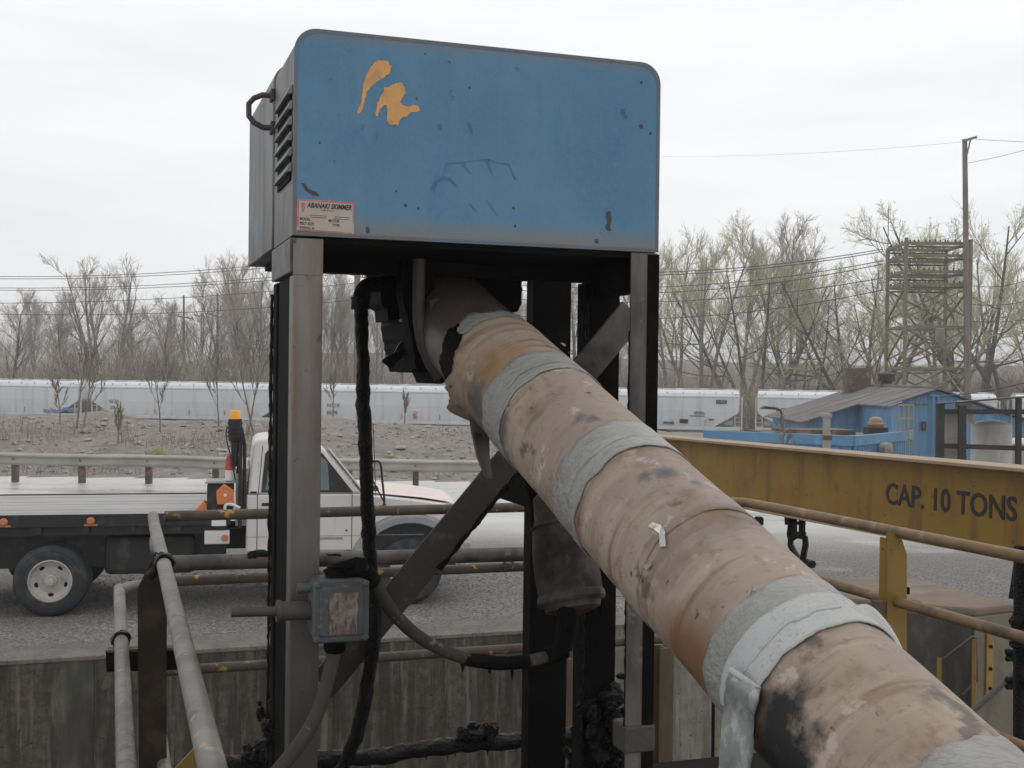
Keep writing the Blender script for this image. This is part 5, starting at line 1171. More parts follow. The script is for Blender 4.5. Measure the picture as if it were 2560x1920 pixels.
sleeve(1.565, 1.66, .1532, m_tape, 'tape_band', wav=.006, seed=41, st=.01, bumpy=.0006)
sleeve(2.03, 2.16, .1535, m_tape, 'tape_band', wav=.02, seed=43, st=.01, bumpy=.0012)
sleeve(1.628, 1.722, .1565, m_strap, 'strap', a0=-22, a1=142, na=60, wav=.006, seed=46, st=.01, bumpy=.0012, label='pale woven webbing strap')
sleeve(1.672, 1.682, .1580, m_strap, 'strap_fold', a0=-20, a1=95, na=40, wav=.012, seed=49, st=.005, bumpy=.001)
def sheet(L_, R__, mat, name, th_=.004, label=None, parent=BP, sm=True):
    mb = MB(); n = len(L_); K = 5
    for i in range(n):
        for k in range(K): mb.v.append(tuple(L_[i].lerp(R__[i], k / (K - 1))))
    for i in range(n - 1):
        for k in range(K - 1): a = i * K + k; mb.f.append((a, a + 1, a + K + 1, a + K))
    o = mb.build(name, mat, parent, sm, label=label); s = o.modifiers.new('solid', 'SOLIDIFY'); s.thickness = th_; s.offset = 0; return o
m_flap = M('sooty_flap', (.11, .085, .068), .7, layers=[dict(col=(.035, .03, .027), scale=9, lo=.45, hi=.62)], bump=(30, .4, .006))
sheet([pd(1003, 800, 3.34), pd(1007, 860, 3.32), pd(1018, 930, 3.31), pd(1030, 985, 3.30), pd(1046, 1025, 3.30), pd(1057, 1036, 3.30)],
      [pd(1030, 830, 3.25), pd(1046, 895, 3.30), pd(1056, 945, 3.36), pd(1056, 985, 3.42), pd(1060, 1015, 3.40), pd(1062, 1034, 3.36)], m_flap, 'jacket_flap', .005, 'torn jacket flap hanging off the pipe')
# strap tail at the lower left and the loop at the upper right
TLs = spline([pd(1578, 1447, 2.075), pd(1569, 1475, 2.05), pd(1565, 1530, 2.065), pd(1556, 1600, 2.05), pd(1550, 1690, 2.07)], 6)
TRs = spline([pd(1641, 1490, 2.03), pd(1638, 1512, 2.015), pd(1629, 1560, 2.04), pd(1626, 1620, 2.03), pd(1616, 1700, 2.05)], 6)
sheet([p + ray(1600, 1550) * .006 * noise.noise(p * 22) + U * .003 * noise.noise(p * 60) for p in TLs],
      [p + ray(1600, 1550) * .006 * noise.noise(p * 22 + Z * 9) + U * .003 * noise.noise(p * 60 + Z * 5) for p in TRs], m_strap_dark, 'strap_tail', .007, 'folded grey strap tail hanging down')
MB().tube(spline([pd(1578, 1448, 2.07), pd(1600, 1462, 2.05), pd(1641, 1490, 2.03)], 4), .006, 8).build('strap_hem', m_strap, BP, True)
L1 = [cyl(1.64, 135, .157), pd(1842, 1318, 2.12), pd(1866, 1307, 2.14), pd(1893, 1322, 2.17), pd(1925, 1362, 2.20), pd(1946, 1402, 2.22)]
R1_ = [cyl(1.715, 132, .157), pd(1838, 1350, 2.08), pd(1862, 1338, 2.09), pd(1885, 1355, 2.12), pd(1922, 1400, 2.15), pd(1950, 1432, 2.17)]
sheet(spline(L1, 4), spline(R1_, 4), m_strap, 'strap_loop', .007, 'strap end lifting off the pipe')
# foil scrap and torn edge
def c5(x, y, r=.1535): return pcyl((1100 + x / 2.37) / S, (700 + y / 2.37) / S, r)
fo = MB(); pts = [(1233, 1462), (1262, 1438), (1312, 1453), (1333, 1490), (1337, 1580), (1306, 1584), (1302, 1505), (1272, 1482)]
fr_ = random.Random(3); tri = [c5(x, y) + (CAM - c5(x, y)).normalized() * fr_.uniform(.002, .012) for x, y in pts]
fo.add(tri, [(0, 1, 7), (1, 2, 7), (2, 6, 7), (2, 3, 6), (3, 4, 6), (4, 5, 6)]); fob = fo.build('foil_scrap', m_foil, BP, label='crumpled silver foil scrap'); fob.modifiers.new('s', 'SOLIDIFY').thickness = .002
for pts in ([(1330, 1395), (1370, 1425), (1385, 1460), (1405, 1480)], [(1215, 1485), (1180, 1540), (1140, 1590), (1150, 1620)], [(660, 460), (700, 462), (720, 470)], [(430, 545), (520, 520), (600, 530), (640, 525)]):
    MB().tube([c5(x, y, .1515) for x, y in pts], .0016, 5).build('crack', m_spot, BP)

# peeling flakes lifting off the jacket
fk = random.Random(31)
for x, y in ((1105, 790), (1130, 805), (1095, 845), (1215, 745), (1232, 765), (1375, 1235), (1388, 1255), (1400, 1215)):
    c = pcyl(x, y, .1512); nrm = (c - PA - pdir * (c - PA).dot(pdir)).normalized(); tu = pdir; tv = nrm.cross(pdir); n = fk.randint(6, 8); r = fk.uniform(.006, .016); mbf = MB(); ph = fk.uniform(0, 6.28)
    ring = [c + (tu * math.cos(ph + k * 6.283 / n) * fk.uniform(.6, 1.5) + tv * math.sin(ph + k * 6.283 / n) * fk.uniform(.5, 1.1)) * r + nrm * (.001 + max(0, math.cos(k * 6.283 / n)) * .006) for k in range(n)]
    mbf.add([c + nrm * .0012] + ring, [(0, 1 + k, 1 + (k + 1) % n) for k in range(n)]); fo_ = mbf.build('peeled_flake', m_jk if y < 1290 else m_jk2, BP); fo_.modifiers.new('s', 'SOLIDIFY').thickness = .0012

# ================================================================== PLATFORM RAILINGS AND YARD GEAR
mb = MB(); mb.gbox(-.25, 3.6, -1.5, 5.9, DECK - .06, DECK); o = mb.build('platform_deck', m_black); o['kind'] = 'structure'
ZT, ZM, ZL = 2.10, 1.797, 1.385; VR = 5.70
RL = thing('pipe_railing', G(.2, 5.6, DECK), 'bare grey pipe railing coming toward the viewer at lower left', 'railing')
MB().tube([G(.19, VR, ZT), G(.185, 5.4, ZT), G(.165, 1.3, ZT)], .0245, 14).build('top_rail', m_rail_grey, RL, True)
MB().tube(spline([G(.17, 5.66, ZM), G(.09, 5.62, ZM), G(.05, 5.52, ZM), G(.045, 5.40, ZM), G(.045, 3.4, ZM), G(.045, 1.3, ZM)], 5), .0245, 14).build('mid_rail', m_rail_grey, RL, True)
MB().tube([G(.19, 5.6, ZL), G(.19, 2.0, ZL)], .0245, 12).build('low_rail', m_rail_grey, RL, True)
m_post_dk = M('rust_black_post', (.022, .016, .011), .8, layers=[dict(col=(.045, .030, .016), scale=9, lo=.5, hi=.64)], bump=(40, .5, .006), spec=.2)
vp = lambda pts, v, dep, mat, name, par, **kw: MB().prism([pv(x, y, v) for x, y in pts], V * dep).build(name, mat, par, fix=True, **kw)
po = vp([(297, 1272), (336, 1192), (352, 1200), (360, 1300), (360, 1780), (301, 1780)], 4.36, .010, m_post_dk, 'post', RL)
MB().box(pv(350, 1780, 4.371), U * .010, V * .09, Z * .9).build('post_flange', m_post_dk, RL)
bb = vp([(228, 1408), (402, 1402), (402, 1446), (230, 1452)], 4.39, .02, m_black, 'toe_beam', RL); vp([(231, 1405), (402, 1399), (402, 1404), (231, 1410)], 4.385, .05, m_brown_beam, 'beam_edge', RL)
tar_tube([G(.181, 4.36, ZT), G(.18, 4.28, ZT)], .033, m_tar, 'clamp', RL, .35, 34, 14, .01, seed=2)
tar_tube([pv(322, 1250, 4.33), pv(336, 1232, 4.33), pv(352, 1226, 4.33)], .016, m_tar, 'clamp_arm', RL, .4, 30, 10, seed=3)
tar_tube([G(.045, 4.55, ZM), G(.045, 4.50, ZM)], .032, m_tar, 'clamp', RL, .35, 30, 12, seed=4)
vp([(441, 1592), (452, 1640), (470, 1720), (380, 1720), (372, 1668)], 3.9, .01, m_yellow, 'gusset', RL)
RF = thing('pipe_railing', G(1.7, VR, DECK), 'brown-stained far pipe railing crossing behind the skimmer legs', 'railing')
MB().tube([G(.24, VR, ZT), G(1.7, VR, ZT), G(3.0, VR, ZT)], .0245, 14).build('top_rail', m_rail, RF, True)
MB().tube([G(.24, VR + .02, ZM), G(3.0, VR + .02, ZM)], .0235, 14).build('mid_rail', m_rail, RF, True)
MB().tube([G(.24, VR + .02, ZL), G(3.15, VR + .02, ZL)], .0235, 14).build('low_rail', m_rail, RF, True)
MB().tube([pv(1090, 1222, VR), pv(1107, 1222, VR)], .029, 14).build('coupling', m_rail, RF, True)
RR = thing('pipe_railing', G(3.27, 4.8, DECK), 'tan rusty pipe railing with a yellow post at right before the crane beam', 'railing')
MB().tube(spline([G(2.95, VR, ZT), G(3.14, VR, ZT), G(3.205, VR - .03, ZT), G(3.225, VR - .15, ZT), G(3.25, 5.0, ZT), G(3.29, 3.5, ZT), G(3.32, 1.6, ZT)], 5), .0245, 14).build('top_rail', m_rail_brown, RR, True)
MB().tube([G(3.21, VR, ZM), G(3.27, 4.2, ZM), G(3.32, 1.6, ZM)], .0235, 14).build('mid_rail', m_rail_brown, RR, True)
MB().tube([G(3.21, VR, ZL), G(3.27, 4.2, ZL), G(3.32, 1.6, ZL)], .0235, 14).build('low_rail', m_rail_brown, RR, True)
vy = pu(1930, 1155, 3.245).dot(V)
def c6(x, y): return (1900 + x / 3.95) / S, (1230 + y / 3.95) / S
vp([c6(1258, 405), c6(1385, 415), c6(1450, 612), c6(1450, 2300), c6(1252, 2300)], vy - .012, .010, m_yellow, 'post', RR)
MB().box(pv(*c6(1252, 2300), vy - .002), U * .01, V * .07, Z * (ZT - .03 - pv(*c6(1252, 2300), vy).z)).build('post_flange', m_yellow, RR)
for x0, x1 in ((1160, 1252), (1450, 1590)): vp([c6(x0, 1085), c6(x1, 1085), c6(x1, 1190), c6(x0, 1195)], vy - .006, .05, m_rustsheet, 'bracket', RR)
vp([c6(1450, 935), c6(1480, 945), c6(1480, 1010), c6(1450, 1010)], vy, .02, m_black, 'bolt', RR)
# dark supply pipe and sludge pipe
SP = thing('supply_pipe', pv(700, 1208, 5.6), 'thick dark horizontal pipe between the two upper rails behind the skimmer', 'pipe')
MB().tube([pv(368, 1217, 5.60), pv(700, 1208, 5.60), pv(1290, 1193, 5.60)], .0355, 18).build('pipe_body', M('dark_pipe', (.075, .063, .053), .55, layers=[dict(col=(.02, .018, .016), scale=4, lo=.45, hi=.62), dict(col=(.22, .13, .04), scale=14, lo=.62, hi=.68, amt=.7)], bump=(40, .3, .004)), SP, True)
tar_tube([pv(535, 1200, 5.585), pv(570, 1197, 5.585), pv(600, 1197, 5.585), pv(640, 1196, 5.585)], .018, m_tar, 'sludge_crust', SP, .7, 34, 10, seed=8)
tar_tube([pv(480, 1207, 5.585), pv(500, 1206, 5.585)], .012, m_tar, 'sludge_crust', SP, .6, 40, 8, seed=9); tar_tube([pv(705, 1200, 5.585), pv(755, 1202, 5.585)], .014, m_tar, 'sludge_crust', SP, .6, 34, 10, seed=10)
SL = thing('sludge_pipe', pv(950, 1615, 5.75), 'horizontal pipe buried in glossy black sludge along the bottom of the view', 'pipe')
tar_tube([pv(480, 1652, 5.72), pv(600, 1650, 5.72), pv(700, 1642, 5.72), pv(820, 1632, 5.72), pv(960, 1612, 5.72), pv(1140, 1598, 5.72), pv(1300, 1584, 5.72)], .040, m_tar, 'sludge_body', SL, .34, 13, 18, .02, 14, seed=6, up=.5)
lumps(pv(1025, 1588, 5.70), (.05, .02, .02), 22, (.015, .04), m_tar, 'sludge_heap', SL, 11); lumps(pv(560, 1628, 5.7), (.05, .02, .03), 24, (.012, .035), m_tar, 'sludge_heap', SL, 12)

# ------------------------------------------------------------------ crane beam
KB = thing('crane_beam', G(4.2, 6.5, 1.85), 'yellow steel crane beam marked with its ten-ton capacity at right', 'crane beam')
def kz(v): return 2.351 - .0148 * (v - 4.72)
va, vb = 9.6, 2.6
def kbar(u, z0, z1, w_, mat, name, **kw):
    a, b = G(u, va, kz(va) + z0), G(u, vb, kz(vb) + z0); h = Z * (z1 - z0)
    return MB().hexa([a - U * w_ / 2, a + U * w_ / 2, b + U * w_ / 2, b - U * w_ / 2, a - U * w_ / 2 + h, a + U * w_ / 2 + h, b + U * w_ / 2 + h, b - U * w_ / 2 + h]).build(name, mat, KB, fix=True, **kw)
kbar(4.2, -.018, 0, .22, m_yellow_dusty, 'top_flange', bevel=.003); kbar(4.2, -.425, -.0185, .012, m_yellow, 'web'); kbar(4.2, -.445, -.4255, .22, m_yellow_dusty, 'bottom_flange', bevel=.003)
ta, tb = pu(1912, 1087, 4.192), pu(2196, 1126, 4.192); hgt = (pu(1925, 1045, 4.192) - pu(1925, 1090, 4.192)).length
lt = text('lettering', 'CAP. 10 TONS', m_ink, KB, ta, tb - ta, Z, hgt / .70, bold=.016, ext=.0012)
axx = (tb - ta).normalized(); L_ = (tb - ta).length; org = ORI[KB.name]; mxx = max((v.co + org - ta).dot(axx) for v in lt.data.vertices)
for v in lt.data.vertices: d = (v.co + org - ta).dot(axx); v.co += axx * d * (L_ / mxx - 1)
def shackle(pts_fn, label, ring=True):
    t = thing('lifting_shackle', pts_fn(375, 690), label, 'shackle'); e = .020
    def P5(x, y, o=0): return pts_fn(x, y) - U * o
    for x in (335, 415): MB().bar(P5(x, 255), P5(x, 420), .05, .022, U).build('clevis_plate', m_tar, t, bevel=.003)
    MB().bar(P5(275, 285), P5(330, 285), .05, .05).build('clamp', m_tar, t)
    MB().bar(P5(330, 305), P5(425, 310), .04, .02).build('clevis_pin', m_tar, t)
    MB().tube([P5(x, y) for x, y in ((335, 300), (300, 340), (292, 420), (300, 470), (345, 440), (375, 430), (410, 440), (430, 400))], e, 8).build('upper_link', m_tar, t, True)
    MB().tube([P5(x, y) for x, y in ((395, 690), (335, 590), (300, 520), (305, 460), (345, 425), (400, 420), (445, 455), (450, 520), (435, 600), (420, 690))], e * 1.05, 8).build('pear_link', m_tar, t, True)
    MB().tube([P5(400, 695), P5(460, 700), P5(520, 715)], e * 1.3, 8).build('pin', m_tar, t, True)
    return t
shackle(lambda x, y: pu(*c6(x, y), 4.2), 'black pear-shaped shackle hanging under the crane beam')
HC = thing('chain_hoist', pu(2195, 1655, 4.0), 'black chain hoist hanging at the right edge below the crane beam', 'hoist')
hp = lambda x, y: pu(x, y, 4.0)
MB().prism([hp(x, y) for x, y in ((2188, 1225), (2193, 1190), (2240, 1190), (2240, 1295), (2178, 1293), (2183, 1262))], U * .05).build('top_block', m_tar, HC, fix=True)
MB().tube([hp(2205, 1180), hp(2204, 1420), hp(2203, 1720)], .032, 10).build('load_bar', m_tar, HC, True)
for i, y in enumerate((1408, 1422, 1468, 1482)): tar_tube([hp(2176, y), hp(2250, y + 6)], .016, m_tar, 'clamp_bolt', HC, .3, 30, 10, seed=i)
for y in (1345, 1375): lumps(hp(2205, y), (.02, .02, .03), 10, (.015, .03), m_tar, 'grease_lump', HC, y)
# small sign block on yard beyond the pipe
bk = pz(1633, 1135, 0); tag(MB().box(bk, Vector((.15, 0, 0)), Vector((0, .2, 0)), Z * .15).build('yard_block', m_black, None, bevel=.03, origin=bk), 'small dark block on the wet yard beside the big pipe', 'block')

# ================================================================== FLATBED TRUCK
TY = R_(12.29); TO = Vector((-5.114, 13.333, 0)); ta_, tb_ = Vector((math.cos(TY), math.sin(TY), 0)), Vector((-math.sin(TY), math.cos(TY), 0))
def TL(a, b, z): return TO + ta_ * a + tb_ * b + Z * z
def pt_(x, y, b=0): return pplane(x, y, TO + tb_ * b, tb_)
TR = thing('flatbed_truck', TL(0, 0, 0), 'white flatbed truck with an amber beacon parked on the gravel', 'truck')
m_tw = M('dirty_white_paint', (.53, .505, .48), .32, vscale=1.5, var=.04, spec=.5, layers=[dict(col=(.46, .40, .36), scale=3, lo=.5, hi=.7, amt=.5), dict(col=(.34, .27, .18), scale=14, lo=.62, hi=.72, stretch=(1, 1, .05), amt=.6), dict(col=(.42, .39, .36), scale=4, lo=.3, hi=.6, grad=(2, .62, .95), amt=.6)])
m_thood = M('faded_pink_white', (.60, .50, .46), .4, layers=[dict(col=(.62, .60, .59), scale=2, lo=.5, hi=.65, amt=.8)])
m_tblk = M('chassis_black', (.014, .013, .013), .65, layers=[dict(col=(.05, .045, .04), scale=5, lo=.55, hi=.7)])
m_bed = M('worn_deck', (.27, .265, .262), .6, vscale=1.2, layers=[dict(col=(.30, .285, .275), scale=2, lo=.45, hi=.65, amt=.7), dict(col=(.24, .19, .16), scale=9, lo=.62, hi=.7, amt=.6)])
m_flare = M('grey_flare', (.23, .235, .245), .6, layers=[dict(col=(.14, .14, .14), scale=5, lo=.5, hi=.7)])
m_glass = M('green_glass', (.05, .085, .08), .06, spec=.8, var=.3, vscale=1.5)
m_glass_w = M('windscreen', (.30, .34, .35), .05, spec=.8)
m_tyre = M('tyre_rubber', (.022, .023, .025), .75, layers=[dict(col=(.06, .06, .06), scale=5, lo=.5, hi=.7)], bump=(60, .3, .006))
m_rim = M('white_rim', (.40, .375, .35), .5, layers=[dict(col=(.22, .18, .15), scale=8, lo=.5, hi=.7, amt=.7)])
m_amber = M('amber_lens', (.80, .33, .015), .25, spec=.6); m_amber2 = M('orange_lamp', (.40, .125, .04), .3, spec=.5)
m_redp = M('red_cylinder', (.42, .02, .025), .3, spec=.5); m_chock = M('orange_plastic', (.60, .17, .05), .5, layers=[dict(col=(.40, .15, .07), scale=14, lo=.5, hi=.65)])
def tbox(a0, a1, b0, b1, z0, z1): return MB().box(TL(a0, b0, z0), ta_ * (a1 - a0), tb_ * (b1 - b0), Z * (z1 - z0))
def tprism(pts, b0, b1): return MB().prism([TL(a, b0, z) for a, z in pts], tb_ * (b1 - b0))
# bed: planks of the deck, rub rail, markers
for k in range(8): tbox(-2.4, 1.93, .03 + k * .288, .03 + k * .288 + .276, 1.085, 1.125 + .002 * (k % 3)).build('deck_board', m_bed, TR, bevel=.004)
tbox(-2.4, 1.95, 0, .028, 1.0, 1.14).build('rub_rail', m_tblk, TR, bevel=.004); tbox(-2.4, 1.95, 2.335, 2.36, 1.0, 1.14).build('rub_rail', m_tblk, TR)
tbox(-2.4, 1.93, .06, .10, .90, .995).build('side_channel', m_tblk, TR)
for k in range(9): tbox(-2.2 + k * .5, -2.1 + k * .5, .012, .058, .92, .999).build('stake_pocket', m_tblk, TR)
for k in range(7): tbox(-2.1 + k * .62, -2.02 + k * .62, .11, 2.3, .90, 1.08).build('cross_member', m_tblk, TR)
for x in (8, 196): p = pt_(x, 1127, -.01); d = p - TO; a = d.dot(ta_); MB().lathe([(.045, 0), (.045, .02), (.03, .035)], TL(a, -.002, 1.065), -tb_, 14).build('marker_lamp', m_amber2, TR, True); tbox(a - .07, a + .07, -.006, -.0005, 1.01, 1.03).build('marker_base', m_amber2, TR)
tbox(1.74, 1.9, -.006, -.001, .99, 1.06).build('reflector_plate', m_white, TR); lb2 = tbox(1.66, 1.94, .0, .1, .78, .935).build('side_lamp_box', m_tw, TR, bevel=.01); MB().lathe([(.04, 0), (.035, .02)], TL(1.89, -.001, .85), -tb_, 12).build('lamp', m_amber2, lb2, True)
for b in (.75, 1.45): tbox(-2.3, 4.4, b, b + .09, .62, .86).build('chassis_rail', m_tblk, TR)
tbox(.55, 1.55, .2, .7, .42, .86).build('fuel_tank', m_tblk, TR, bevel=.06); tbox(-2.0, -.6, .3, 1.9, .5, .85).build('rear_frame', m_tblk, TR)
tbox(-.7, 1.9, .32, .36, .5, .93).build('inner_side', m_tblk, TR)
MB().lathe([(.05, 0), (.12, .02), (.12, .1), (.05, .12)], TL(1.05, .12, .8), ta_, 16).build('air_canister', m_flare, TR, True)
MB().lathe([(.13, 0), (.16, .05), (.16, .75), (.13, .8)], TL(-.45, .9, .43), tb_, 18).build('axle_housing', m_tblk, TR, True)
def wheel(a, b0, dual, front):
    c = TL(a, b0, .40); wo = MB().lathe([(.235, 0), (.30, -.012), (.365, 0), (.392, .02), (.40, .05), (.40, .17), (.392, .20), (.365, .22), (.24, .22)], c, tb_, 48, cap=False).build('wheel', m_tyre, TR, True)
    for r, h in ((.33, -.006), (.285, -.010)): MB().lathe([(r, h), (r + .008, h - .004), (r + .016, h)], c, tb_, 48, cap=False).build('tyre_ring', m_tyre, wo, True)
    depth = .055 if front else .085
    prof = [(.238, .0), (.225, -.006), (.215, .02), (.205, depth * .6), (.15, depth), (.10, depth - .01), (.075, depth - .02)]
    n = 160; mb = MB(); rings = []
    for i in range(len(prof) - 1):
        for k in range(10): rings.append((prof[i][0] + (prof[i + 1][0] - prof[i][0]) * k / 10, prof[i][1] + (prof[i + 1][1] - prof[i][1]) * k / 10))
    rings.append(prof[-1]); m_ = len(rings)
    for r, h in rings:
        for k in range(n): t = 2 * math.pi * k / n; mb.v.append(tuple(c + tb_ * h + (ta_ * math.cos(t) + Z * math.sin(t)) * r))
    for i in range(m_ - 1):
        for k in range(n):
            rm = (rings[i][0] + rings[i + 1][0]) / 2; t = 2 * math.pi * (k + .5) / n; hole = False
            for h in range(5):
                dt = (t - (R_(270) + h * 2 * math.pi / 5) + math.pi) % (2 * math.pi) - math.pi
                if (dt * rm / .030) ** 2 + ((rm - .165) / .019) ** 2 < 1: hole = True
            if not hole: mb.f.append((i * n + k, i * n + (k + 1) % n, (i + 1) * n + (k + 1) % n, (i + 1) * n + k))
    mb.build('rim', m_rim, wo, True)
    MB().lathe([(.215, depth + .05), (.05, depth + .052)], c, tb_, 24).build('brake_drum', m_tblk, wo)
    hb = MB().lathe([(.076, depth - .015), (.07, depth - .05), (.05, depth - .06), (.045, depth - .10 if not front else depth - .08), (.03, depth - .105 if not front else depth - .085)], c, tb_, 20).build('hub', m_rim, wo, True)
    for k in range(8): t = k * math.pi / 4 + .2; MB().lathe([(.011, 0), (.011, .02)], c + tb_ * (depth - .005) + (ta_ * math.cos(t) + Z * math.sin(t)) * .098, -tb_, 6).build('wheel_nut', m_rim, wo)
    return wo
wheel(0, .0, True, False); wheel(4.03, .10, False, True)
def tyre_only(a, b): MB().lathe([(.2, 0), (.365, 0), (.395, .02), (.40, .05), (.40, .17), (.365, .22), (.2, .22)], TL(a, b, .40), tb_, 32).build('wheel', m_tyre, TR, True)
tyre_only(0, .26); tyre_only(0, 1.85); tyre_only(0, 2.1); tyre_only(4.03, 1.95)
# cab
cw0, cw1 = .12, 2.14
arch = [(4.03 + .60 * math.cos(R_(t)), .42 + .56 * math.sin(R_(t))) for t in range(172, 7, -15)]
low = [(2.12, .66), (3.36, .66)] + arch + [(4.66, .60), (4.70, .80), (4.68, 1.10), (4.60, 1.17), (4.2, 1.235), (3.55, 1.31), (3.42, 1.33), (2.13, 1.33)]
tprism(low, cw0, cw1).build('cab_lower', m_tw, TR, True, bevel=.02, fix=True)
tbox(3.38, 4.6, cw0 + .05, cw1 - .05, .45, 1.05).build('wheel_well', m_tblk, TR)
def ctaper(a, z, side):     # tumblehome of the cab sides
    k = (z - 1.33) / .64; b = (cw0 + .01 + .17 * k) if side == 0 else (cw1 - .01 - .17 * k); return TL(a, b, z)
up_ = [(2.135, 1.331), (3.46, 1.331), (3.02, 1.86), (2.93, 1.925), (2.78, 1.965), (2.36, 1.97), (2.24, 1.955), (2.19, 1.90)]
n = len(up_); mbx = MB(); mbx.add([ctaper(a, z, 0) for a, z in up_] + [ctaper(a, z, 1) for a, z in up_], [tuple(range(n)), tuple(reversed(range(n, 2 * n)))] + [((i + 1) % n, i, n + i, n + (i + 1) % n) for i in range(n)])
mbx.build('cab_roof', m_tw, TR, True, bevel=.03, fix=True)
def side_panel(pts, off, mat, name, parent=TR, **kw):
    q = [ctaper(a, z, 0) - tb_ * off for a, z in pts]; return MB().prism(q, tb_ * (off + .004)).build(name, mat, parent, fix=True, **kw)
wf = side_panel([(2.29, 1.355), (3.36, 1.345), (3.0, 1.80), (2.93, 1.84), (2.37, 1.84), (2.335, 1.80)], .006, m_tblk, 'window_frame')
side_panel([(2.345, 1.385), (3.08, 1.375), (3.06, 1.70), (2.93, 1.815), (2.405, 1.815), (2.385, 1.79)], .010, m_glass, 'side_window', wf)
ws = MB().add([ctaper(3.44, 1.355, 0) + tb_ * .10, ctaper(3.44, 1.355, 1) - tb_ * .10, ctaper(3.04, 1.84, 1) - tb_ * .09, ctaper(3.04, 1.84, 0) + tb_ * .09], [(0, 1, 2, 3)])
ws.v = [tuple(Vector(q) + ta_ * .012 + Z * .008) for q in ws.v]; ws.build('windscreen', m_glass_w, TR)
pil = [ctaper(3.47, 1.34, 0), ctaper(3.05, 1.855, 0)]; MB().bar(pil[0] + ta_ * .015 + tb_ * .05, pil[1] + ta_ * .02 + tb_ * .05, .10, .02, ta_).build('windscreen_trim', m_tw, TR)
hdp = [(3.48, 1.322), (4.2, 1.25), (4.6, 1.185)]
hm = MB()
for a, z in hdp:
    for k in range(9): bb_ = .30 + 1.66 * k / 8; hm.v.append(tuple(TL(a, bb_, z + .055 * math.sin(math.pi * k / 8) + .012)))
for i in range(2):
    for k in range(8): x = i * 9 + k; hm.f.append((x, x + 1, x + 10, x + 9))
hm.build('bonnet', m_thood, TR, True)
for a0, z0, z1 in ((2.245, .68, 1.33), (3.34, .68, 1.33)): tbox(a0, a0 + .008, cw0 - .003, cw0 + .01, z0, z1).build('door_gap', m_tblk, TR)
side_panel([(2.255, 1.331), (2.263, 1.331), (2.31, 1.89), (2.302, 1.89)], .003, m_tblk, 'door_gap')
tbox(2.30, 2.62, cw0 - .012, cw0 + .005, 1.20, 1.235).build('door_handle', m_tblk, TR, bevel=.004); tbox(2.12, 4.2, cw0 - .004, cw0 + .004, .836, .842).build('body_crease', m_flare, TR)
tbox(2.92, 3.24, cw0 - .004, cw0 + .004, .795, .822).build('badge', m_flare, TR); tbox(2.17, 2.24, cw0 - .004, cw0 + .004, 1.345, 1.37).build('badge', m_tblk, TR)
MB().lathe([(.012, 0), (.012, .006)], TL(3.28, cw0 - .002, .90), -tb_, 8).build('lock', m_tblk, TR)
fl_ = MB(); K = 22
for i in range(K):
    t = R_(188 - 196 * i / (K - 1))
    for r, off in ((.565, .0), (.585, -.055), (.66, -.055), (.70, 0)): fl_.v.append(tuple(TL(4.03 + (r + .03) * math.cos(t), cw0 + off, .42 + r * .97 * math.sin(t))))
for i in range(K - 1):
    for k in range(3): x = i * 4 + k; fl_.f.append((x, x + 1, x + 5, x + 4))
fl_.build('fender_flare', m_flare, TR, True, fix=True)
tbox(4.62, 4.78, .1, 2.16, .52, .74).build('bumper', m_flare, TR, bevel=.03); tbox(4.655, 4.715, .2, .5, .86, 1.05).build('headlamp', m_glass_w, TR, bevel=.01); tbox(4.6, 4.712, cw0 - .005, .2, .88, 1.04).build('side_marker', m_amber2, TR)
# mirror: bent tube bracket
mf = lambda x, y: pt_(x, y, -.12)
MB().tube(spline([mf(790, 1000), mf(812, 996), mf(822, 1003), mf(826, 1040), mf(830, 1082), mf(824, 1094), mf(795, 1093)], 4), .013, 8).build('mirror_bracket', m_tblk, TR, True); MB().tube([mf(790, 1008), mf(836, 1097)], .01, 6).build('mirror_stay', m_tblk, TR)
MB().bar(mf(795, 1010), mf(795, 1085), .15, .05, ta_).build('mirror_glass', m_tblk, TR, bevel=.01)
MB().lathe([(.05, 0), (.07, .04), (.05, .09)], TL(3.63, .5, 1.30), Z, 10).build('mirror_small', m_tblk, TR, True)
MB().tube([pt_(812, 1072, .2), pt_(806, 916, .2)], .005, 5).build('aerial', m_tblk, TR)
tbox(3.36, 3.40, .3, .9, 1.33, 1.37).build('wiper', m_tblk, TR)
# rack, beacon mast
tbox(2.03, 2.075, .10, .15, .95, 2.10).build('beacon_mast', m_tblk, TR); MB().tube([TL(2.10, .14, 1.1), TL(2.10, .14, 1.9), TL(2.06, .14, 2.1), TL(2.02, .14, 2.14)], .022, 8).build('mast_tube', m_tblk, TR, True)
MB().tube(spline([TL(1.90, .12, 2.12), TL(1.89, .12, 2.0), TL(1.95, .1, 1.75), TL(2.0, .1, 1.5)], 5), .008, 6).build('cable', m_tblk, TR, True)
p = pt_(508, 905, .13); MB().lathe([(.06, -.26), (.075, -.24), (.08, -.03), (.075, 0)], p, Z, 14).build('beacon_base', m_tblk, TR, True); MB().lathe([(.062, 0), (.062, .085), (.05, .10)], p, Z, 16).build('beacon_lens', m_amber, TR, True)
for k in range(4): MB().lathe([(.088, 0), (.088, .018)], p - Z * (.06 + k * .05), Z, 14).build('beacon_fin', m_tblk, TR)
MB().lathe([(.03, -.55), (.05, -.26)], p, Z, 8).build('beacon_stem', m_tblk, TR)
tbox(1.68, 1.98, .12, .6, 1.13, 1.465).build('tool_rack', m_tblk, TR, bevel=.03); tbox(1.66, 2.0, .10, .62, 1.465, 1.483).build('rack_top', m_flare, TR, bevel=.01)
MB().tube(spline([pt_(487, 1110, 0.02), pt_(487, 1092, .02), pt_(502, 1090, .02), pt_(518, 1098, .02)], 4), .018, 8).build('rack_pipe', m_white, TR, True)
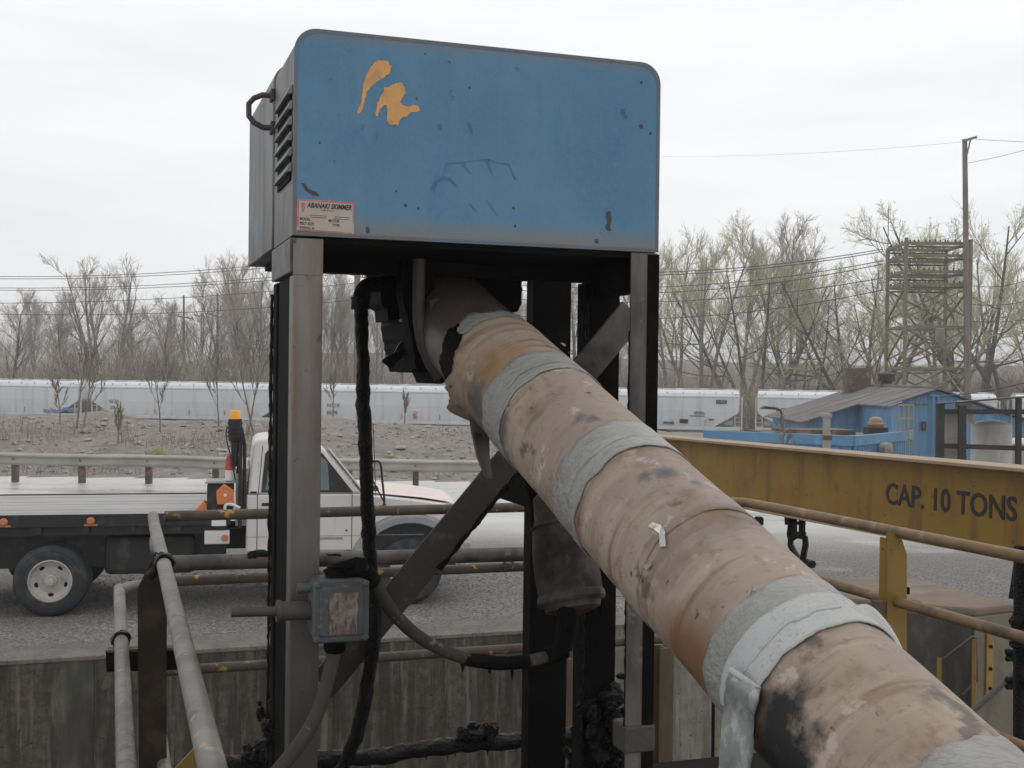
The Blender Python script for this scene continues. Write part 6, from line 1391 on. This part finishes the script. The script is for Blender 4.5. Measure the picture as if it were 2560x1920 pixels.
for x in (2.11,): tbox(2.0, 2.13, .3, 2.1, .95, 1.62).build('head_board', m_tw, TR)
e0 = pt_(497, 1045, .22); e0.z = 1.492
FE = thing('fire_extinguisher', e0, 'small red fire extinguisher standing on the truck rack', 'fire extinguisher')
MB().lathe([(.055, .0), (.058, .01), (.058, .13)], e0, Z, 18).build('label_band', m_white, FE, True); MB().lathe([(.0585, .12), (.0585, .24), (.04, .28), (.02, .30)], e0, Z, 18).build('cylinder', m_redp, FE, True)
MB().lathe([(.018, .29), (.018, .34)], e0, Z, 10).build('valve', m_white, FE); MB().bar(e0 + Z * .34, e0 + Z * .37 - ta_ * .16, .025, .014).build('lever', m_white, FE); MB().bar(e0 + Z * .32, e0 + Z * .31 - ta_ * .13, .025, .012).build('lever', m_white, FE)
MB().tube(spline([e0 + Z * .32, e0 + ta_ * .07 + Z * .30, e0 + ta_ * .085 + Z * .2, e0 + ta_ * .08 + Z * .08], 4), .012, 8).build('hose', m_tblk, FE, True)
def chock(pts, b, dep, label):
    q = [pt_(x, y, b) for x, y in pts]; t = thing('wheel_chock', q[0], label, 'wheel chock'); MB().prism(q, tb_ * dep).build('wedge', m_chock, t, fix=True, bevel=.008)
    c = sum(q, Vector()) / len(q); MB().lathe([(.02, 0), (.02, .012)], c - tb_ * .001, -tb_, 8).build('ring', m_white, t); return t
chock([(414, 1110), (440, 1083), (468, 1108), (460, 1116)], .15, .22, 'orange wheel chock lying at the bed edge left of the rack')
chock([(469, 1090), (467, 1062), (484, 1046), (505, 1060), (507, 1090)], .03, .09, 'orange wheel chock hung on the rack beside the beacon mast')

# ------------------------------------------------------------------ damp spring air
hb_ = MB().box((-1700, -60, -6), Vector((3400, 0, 0)), Vector((0, 3500, 0)), Z * 46)
hm_ = bpy.data.materials.new('damp_air'); hm_.use_nodes = True; hn = hm_.node_tree; hn.nodes.clear()
ho_ = hn.nodes.new('ShaderNodeOutputMaterial'); hv_ = hn.nodes.new('ShaderNodeVolumePrincipled'); hv_.inputs['Color'].default_value = (.95, .96, .98, 1); hv_.inputs['Density'].default_value = .0009; hv_.inputs['Anisotropy'].default_value = .2
hn.links.new(hv_.outputs[0], ho_.inputs['Volume'])
hz_o = hb_.build('haze', hm_); hz_o['kind'] = 'stuff'; hz_o['label'] = 'thin damp air softening the distant trees'
